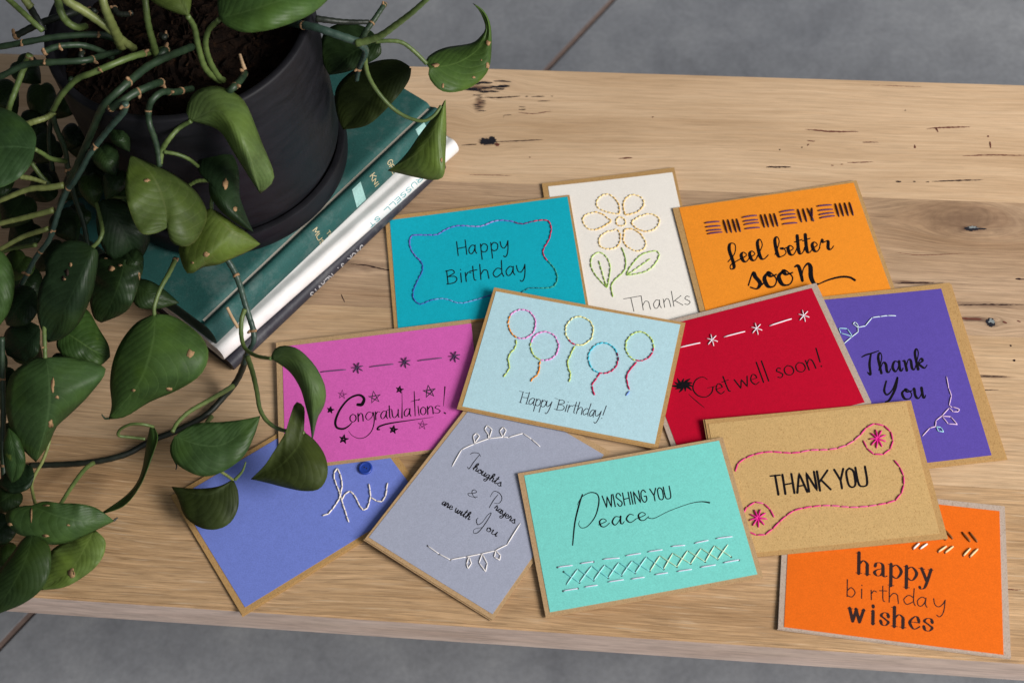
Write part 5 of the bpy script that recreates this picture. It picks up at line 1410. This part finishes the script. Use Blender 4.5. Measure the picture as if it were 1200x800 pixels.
# ---- leaves, nearest the back right first
leaf('mid', [(503, 80), (535, 74), (560, 58), (571, 38), (568, 18), (554, 4)],
     [(503, 80), (499, 72), (505, 64), (522, 56), (552, 51), (564, 42), (569, 32), (563, 15), (554, 4)],
     [(503, 80), (503, 92), (518, 107), (540, 107), (560, 97), (573, 80), (576, 50), (574, 27), (566, 12), (554, 4)], [.186, .178, .170, .178, .196], -.004, -.006,
     spots=((510, 77, 4, 2.2, 1), (519, 101, 1.3, 3, 1), (571, 77, 2, 3.4, 1), (555, 91, 2, 1.4, 1), (572, 51, 2.6, 3, 1), (573, 25, 1.6, 2.6, 1), (564, 71, 1, .8, 1)))
leaf('light', [(521, 120), (510, 150), (488, 180), (454, 200)],
     [(521, 118), (514, 130), (504, 142), (491, 159), (478, 178), (464, 193), (454, 200)],
     [(522, 117), (523, 150), (522, 180), (520, 206), (508, 211), (488, 208), (467, 203), (454, 200)], [.141, .128, .112, .096], -.006, -.010, spots=((517, 188, 1.1, 2.6, 1), (456, 199, 2.2, 1.4, 1)))
leaf('dark', [(446, 50), (420, 58), (402, 72), (386, 88)], [(446, 48), (430, 33), (405, 27), (384, 34), (376, 50), (378, 72), (386, 88)], [(446, 52), (446, 64), (432, 74), (408, 84), (386, 88)], [.176, .172, .164, .150], .004, -.006)
leaf('olive', [(480, 80), (450, 98), (425, 125), (402, 152)], [(480, 78), (465, 70), (440, 72), (412, 84), (394, 104), (394, 130), (402, 152)], [(482, 80), (479, 95), (462, 118), (432, 146), (402, 152)], [.150, .140, .126, .108], -.003, -.003)

# crown leaves over the pot
leaf('mid', [(257, 22), (295, 12), (340, -2), (398, -14)], [(257, 22), (256, -4), (275, -26), (312, -36), (355, -30), (398, -14)], [(257, 22), (266, 31), (286, 38), (312, 36), (342, 27), (370, 13), (398, -14)], [.264, .272, .268, .250], -.006, -.008)
leaf('young', [(221, 19), (205, -10), (196, -46)], [(221, 19), (205, 15), (180, 3), (168, -14), (176, -34), (196, -46)], [(221, 19), (224, 2), (222, -18), (212, -36), (196, -46)], [.268, .276, .272], -.004, -.004)
leaf('light', [(225, 142), (255, 130), (284, 160), (305, 227)], [(225, 142), (218, 137), (222, 117), (233, 105), (253, 101), (273, 108), (287, 120), (297, 142), (307, 168), (320, 200), (319, 214), (305, 227)],
     [(225, 142), (233, 144), (247, 148), (260, 156), (273, 177), (290, 204), (305, 227)], [.205, .214, .200, .164], -.004, -.014)
leaf('young', [(196, 267), (193, 240), (178, 205), (153, 182)], [(196, 267), (180, 274), (164, 272), (152, 247), (147, 222), (149, 200), (153, 182)], [(196, 267), (200, 282), (213, 289), (228, 284), (240, 264), (242, 247), (230, 225), (205, 205), (176, 191), (153, 182)],
     [.170, .178, .186, .184], .002, -.026, spots=((172, 212, 3.5, 2.2, 1),))
leaf('dark', [(245, 212), (252, 222), (272, 246), (297, 272)], [(245, 212), (246, 228), (258, 246), (278, 262), (297, 272)], [(245, 212), (233, 202), (233, 186), (241, 175), (256, 172), (272, 181), (280, 202), (281, 230), (290, 256), (297, 272)], [.164, .166, .156, .140], -.006, -.004, spots=((264, 216, 3, 6, 1), (275, 245, 2, 3, 1)))
leaf('young', [(247, 244), (262, 262), (280, 276), (305, 286)], [(247, 244), (232, 252), (218, 270), (210, 288), (212, 305), (221, 321), (238, 313), (256, 310), (272, 303), (290, 295), (305, 286)],
     [(247, 244), (258, 250), (275, 262), (291, 274), (305, 286)], [.152, .148, .140, .128], -.012, -.003, spots=((221, 280, 5.5, 4.2, 1), (242, 298, 3.4, 2.8, 1), (226, 308, 1.4, 1.2, 1)))

# hanging leaves on the left
leaf('mid', [(41, 175), (15, 172), (-20, 176), (-62, 190)], [(41, 175), (42, 158), (30, 142), (12, 130), (-12, 126), (-40, 145), (-62, 190)], [(41, 175), (36, 193), (22, 209), (0, 220), (-30, 222), (-62, 190)], [.188, .194, .190, .176], -.006, -.006)
leaf('mid', [(-14, 290), (-8, 330), (-6, 360), (-12, 395)], [(-14, 290), (-34, 300), (-40, 340), (-30, 375), (-12, 395)], [(-14, 290), (1, 294), (13, 310), (17, 334), (10, 366), (-12, 395)], [.128, .124, .112, .094], -.006, -.005, spots=((14, 333, 3, 2.6, 1),))
leaf('dark', [(108, 290), (94, 325), (76, 362), (56, 401)], [(108, 290), (99, 284), (80, 282), (62, 290), (52, 307), (54, 320), (47, 333), (43, 360), (47, 382), (56, 401)], [(109, 290), (115, 296), (113, 320), (107, 347), (93, 378), (74, 396), (56, 401)], [.148, .142, .126, .100], .003, -.012,
     spots=((79, 319, 2.6, 4, 2), (75, 326, 2.2, 3, 2), (83, 310, 1.6, 3, 1), (76, 327, 1.6, 1.2, 1), (113, 325, .8, 3, 1)))
leaf('dark', [(146, 304), (142, 325), (132, 352), (119, 378)], [(146, 304), (130, 298), (114, 300), (107, 320), (105, 350), (110, 372), (119, 378)], [(147, 304), (158, 302), (167, 313), (164, 328), (155, 355), (143, 368), (119, 378)], [.118, .112, .098, .078], -.004, -.004, .0016,
     spots=((131, 315, 4, 2.6, 1), (163, 323, 1, 4.2, 1), (141, 311, 2.4, 1.2, 1), (158, 305, 2.4, 1, 1), (124, 303, 2, .8, 1)))
leaf('dark', [(118, 236), (135, 255), (150, 280), (160, 311)], [(118, 236), (113, 252), (116, 280), (130, 302), (160, 311)], [(120, 234), (140, 234), (160, 248), (175, 272), (172, 292), (160, 311)], [.142, .136, .122, .098], -.004, -.004)
leaf('dark', [(158, 330), (172, 342), (188, 350), (210, 355)], [(158, 330), (153, 344), (162, 360), (184, 362), (210, 355)], [(158, 330), (168, 327), (182, 332), (197, 343), (210, 355)], [.072, .072, .066, .058], -.003, -.002)
leaf('mottled', [(72, 386), (90, 398), (110, 411), (129, 418)], [(72, 386), (66, 404), (76, 418), (98, 426), (117, 428), (129, 418)], [(72, 384), (82, 366), (101, 362), (117, 387), (127, 404), (129, 418)], [.092, .090, .084, .074], -.003, -.003)
leaf('dark', [(46, 384), (34, 398), (22, 409), (8, 416)], [(46, 382), (30, 376), (10, 384), (4, 398), (8, 416)], [(47, 386), (45, 412), (32, 423), (20, 421), (8, 416)], [.088, .090, .084, .072], -.003, -.003)
leaf('dark', [(40, 340), (28, 352), (18, 364), (8, 381)], [(40, 338), (22, 334), (8, 344), (3, 362), (8, 381)], [(42, 342), (45, 362), (35, 378), (20, 383), (8, 381)], [.105, .106, .100, .088], -.003, -.003)
leaf('mid', [(54, 419), (58, 455), (55, 495), (42, 541)], [(54, 419), (40, 420), (20, 432), (9, 449), (8, 487), (22, 520), (42, 541)], [(54, 419), (72, 418), (92, 420), (124, 432), (105, 462), (80, 487), (66, 500), (57, 520), (42, 541)], [.104, .098, .078, .048], -.006, -.008, .0012,
     spots=((62, 451, 1.7, 8, 1), (59, 496, 2.6, 5, 1), (75, 493, 3.6, 2, 2), (67, 465, 2, 2, 1)))
leaf('mid', [(182, 369), (178, 405), (162, 450), (127, 491)], [(181, 368), (160, 378), (142, 400), (132, 425), (129, 450), (131, 475), (127, 491)], [(182, 368), (202, 370), (226, 385), (241, 402), (244, 420), (234, 440), (208, 457), (175, 471), (147, 488), (127, 491)],
     [.100, .098, .082, .058], -.006, -.010, spots=((223, 415, 4.6, 5, 1), (198, 455, 3.4, 2.2, 1), (157, 457, 2.2, 1.6, 1)))
stem('vine', [(128, 490, .058), (123, 490, .058), (119, 485, .060)], .0010, .0004, name='leaf_tip')

# lower left cluster
leaf('mid', [(37, 592), (62, 602), (95, 610), (134, 610)], [(37, 592), (52, 587), (70, 589), (93, 590), (113, 595), (134, 610)], [(36, 592), (18, 594), (7, 600), (8, 612), (20, 625), (41, 631), (59, 638), (83, 634), (110, 622), (134, 610)], [.060, .062, .056, .042], .003, -.008, .0012,
     spots=((37, 603, 1.2, 9, 1), (12, 614, 3, 2.2, 1), (55, 592, 4, 1, 1), (118, 601, 5, 1.2, 1), (54, 627, 4, 1.6, 1), (80, 615, 2, 1, 1)))
stem('black', [(133, 610, .042), (138, 606, .042)], .0010, .0005, name='leaf_tip')
leaf('light', [(110, 622), (100, 640), (84, 666), (48, 691)], [(110, 622), (82, 632), (60, 645), (52, 668), (48, 691)], [(112, 621), (123, 632), (123, 645), (117, 658), (104, 671), (77, 687), (48, 691)], [.034, .032, .026, .016], -.002, -.003, .0014, spots=((84, 671, 4, 6, 1),))
leaf('dark', [(38, 626), (30, 655), (12, 690), (-12, 724)], [(38, 624), (26, 632), (13, 650), (0, 667), (-14, 692), (-12, 724)], [(40, 626), (57, 638), (60, 655), (58, 672), (48, 691), (27, 707), (0, 718), (-12, 724)], [.056, .056, .046, .026], -.004, -.004)
leaf('dark', [(40, 556), (30, 566), (16, 570), (-4, 566)], [(40, 556), (36, 546), (18, 544), (-4, 566)], [(40, 558), (34, 572), (14, 578), (-4, 566)], [.040, .040, .038, .032], -.002, -.002)
leaf('mottled', [(10, 500), (16, 525), (18, 548), (14, 566)], [(10, 500), (4, 520), (6, 550), (14, 566)], [(11, 500), (24, 516), (30, 540), (24, 558), (14, 566)], [.070, .066, .056, .044], -.003, -.003)
leaf('mid', [(180, 500), (180, 530), (160, 572), (120, 601)], [(176, 499), (172, 518), (165, 555), (150, 578), (120, 600)], [(180, 499), (185, 513), (176, 540), (165, 568), (146, 592), (120, 602)], [.050, .044, .036, .030], -.010, .006, label='narrow curled leaf seen edge on')
stem('green', [(180, 500, .050), (168, 497, .056), (153, 497, .056), (141, 503, .050), (139, 510, .044), (152, 512, .040), (170, 514, .036)], .0012)

# along the runner, over the cards
leaf('mid', [(206, 511), (235, 521), (265, 519), (305, 487)], [(206, 511), (212, 505), (230, 496), (262, 494), (287, 491), (305, 487)], [(205, 510), (199, 525), (204, 540), (220, 552), (240, 558), (262, 552), (285, 535), (298, 510), (305, 487)], [.045, .043, .042, .046], .002, -.008)
stem('black', [(204, 538, .034), (207, 545, .032), (206, 550, .030)], .0009, .0004, name='leaf_tip')
leaf('olive', [(273, 563), (248, 578), (225, 577), (201, 570)], [(272, 562), (258, 569), (240, 572), (222, 572), (201, 570)], [(274, 563), (279, 576), (279, 595), (270, 612), (254, 620), (235, 618), (217, 605), (209, 584), (201, 570)], [.027, .026, .022, .016], -.001, -.006)
leaf('olive', [(356, 507), (345, 528), (322, 550), (294, 561)], [(356, 505), (357, 488), (356, 476), (347, 471), (341, 485), (334, 507), (322, 527), (310, 545), (294, 561)], [(358, 507), (370, 517), (381, 534), (384, 555), (375, 572), (357, 575), (335, 571), (312, 565), (294, 561)], [.046, .046, .038, .026], .012, -.008)
leaf('light', [(317, 420), (345, 420), (368, 455), (366, 517)], [(317, 420), (323, 408), (336, 405), (351, 410), (368, 427), (379, 447), (382, 463), (379, 477), (372, 490), (366, 517)], [(317, 420), (324, 424), (340, 436), (352, 455), (358, 475), (363, 495), (366, 517)], [.080, .088, .074, .036], -.003, -.010)

# half-seen dark leaves, plus fillers added to darken shaded gaps and block light
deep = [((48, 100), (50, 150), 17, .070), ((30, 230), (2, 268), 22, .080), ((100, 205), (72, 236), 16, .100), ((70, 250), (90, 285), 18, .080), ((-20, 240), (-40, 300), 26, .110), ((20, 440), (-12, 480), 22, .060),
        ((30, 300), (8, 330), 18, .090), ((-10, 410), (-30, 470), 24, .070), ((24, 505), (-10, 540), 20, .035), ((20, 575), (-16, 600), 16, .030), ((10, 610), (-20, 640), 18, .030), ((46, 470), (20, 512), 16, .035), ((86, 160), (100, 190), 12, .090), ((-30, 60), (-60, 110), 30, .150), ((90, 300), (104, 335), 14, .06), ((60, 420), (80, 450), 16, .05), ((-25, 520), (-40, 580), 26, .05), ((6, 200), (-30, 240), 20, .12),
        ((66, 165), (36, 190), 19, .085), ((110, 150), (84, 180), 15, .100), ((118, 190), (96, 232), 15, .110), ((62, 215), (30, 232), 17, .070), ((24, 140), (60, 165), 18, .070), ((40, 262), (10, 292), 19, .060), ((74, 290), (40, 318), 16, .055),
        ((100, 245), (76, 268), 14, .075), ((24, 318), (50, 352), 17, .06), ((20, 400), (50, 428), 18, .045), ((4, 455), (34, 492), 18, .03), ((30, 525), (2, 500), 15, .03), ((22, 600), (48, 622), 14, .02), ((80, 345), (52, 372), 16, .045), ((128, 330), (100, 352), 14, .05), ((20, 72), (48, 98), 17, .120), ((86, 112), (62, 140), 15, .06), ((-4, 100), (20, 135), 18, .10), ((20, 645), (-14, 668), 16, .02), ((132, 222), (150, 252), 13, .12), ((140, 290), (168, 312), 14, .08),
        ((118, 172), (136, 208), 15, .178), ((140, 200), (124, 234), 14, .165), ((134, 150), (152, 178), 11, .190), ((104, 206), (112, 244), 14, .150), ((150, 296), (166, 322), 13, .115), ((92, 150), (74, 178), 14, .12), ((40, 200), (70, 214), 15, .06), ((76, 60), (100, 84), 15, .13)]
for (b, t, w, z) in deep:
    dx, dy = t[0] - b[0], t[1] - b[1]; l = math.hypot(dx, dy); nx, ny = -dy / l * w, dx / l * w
    g = lambda f, s: (b[0] + dx * f + nx * s, b[1] + dy * f + ny * s)
    leaf('dark', [b, g(.5, .05), t], [b, g(-.06, .45), g(.08, .9), g(.4, 1), g(.75, .55), t], [b, g(-.06, -.45), g(.08, -.9), g(.4, -1), g(.75, -.55), t], [z, z + .002, z - .012], -.004, -.004)
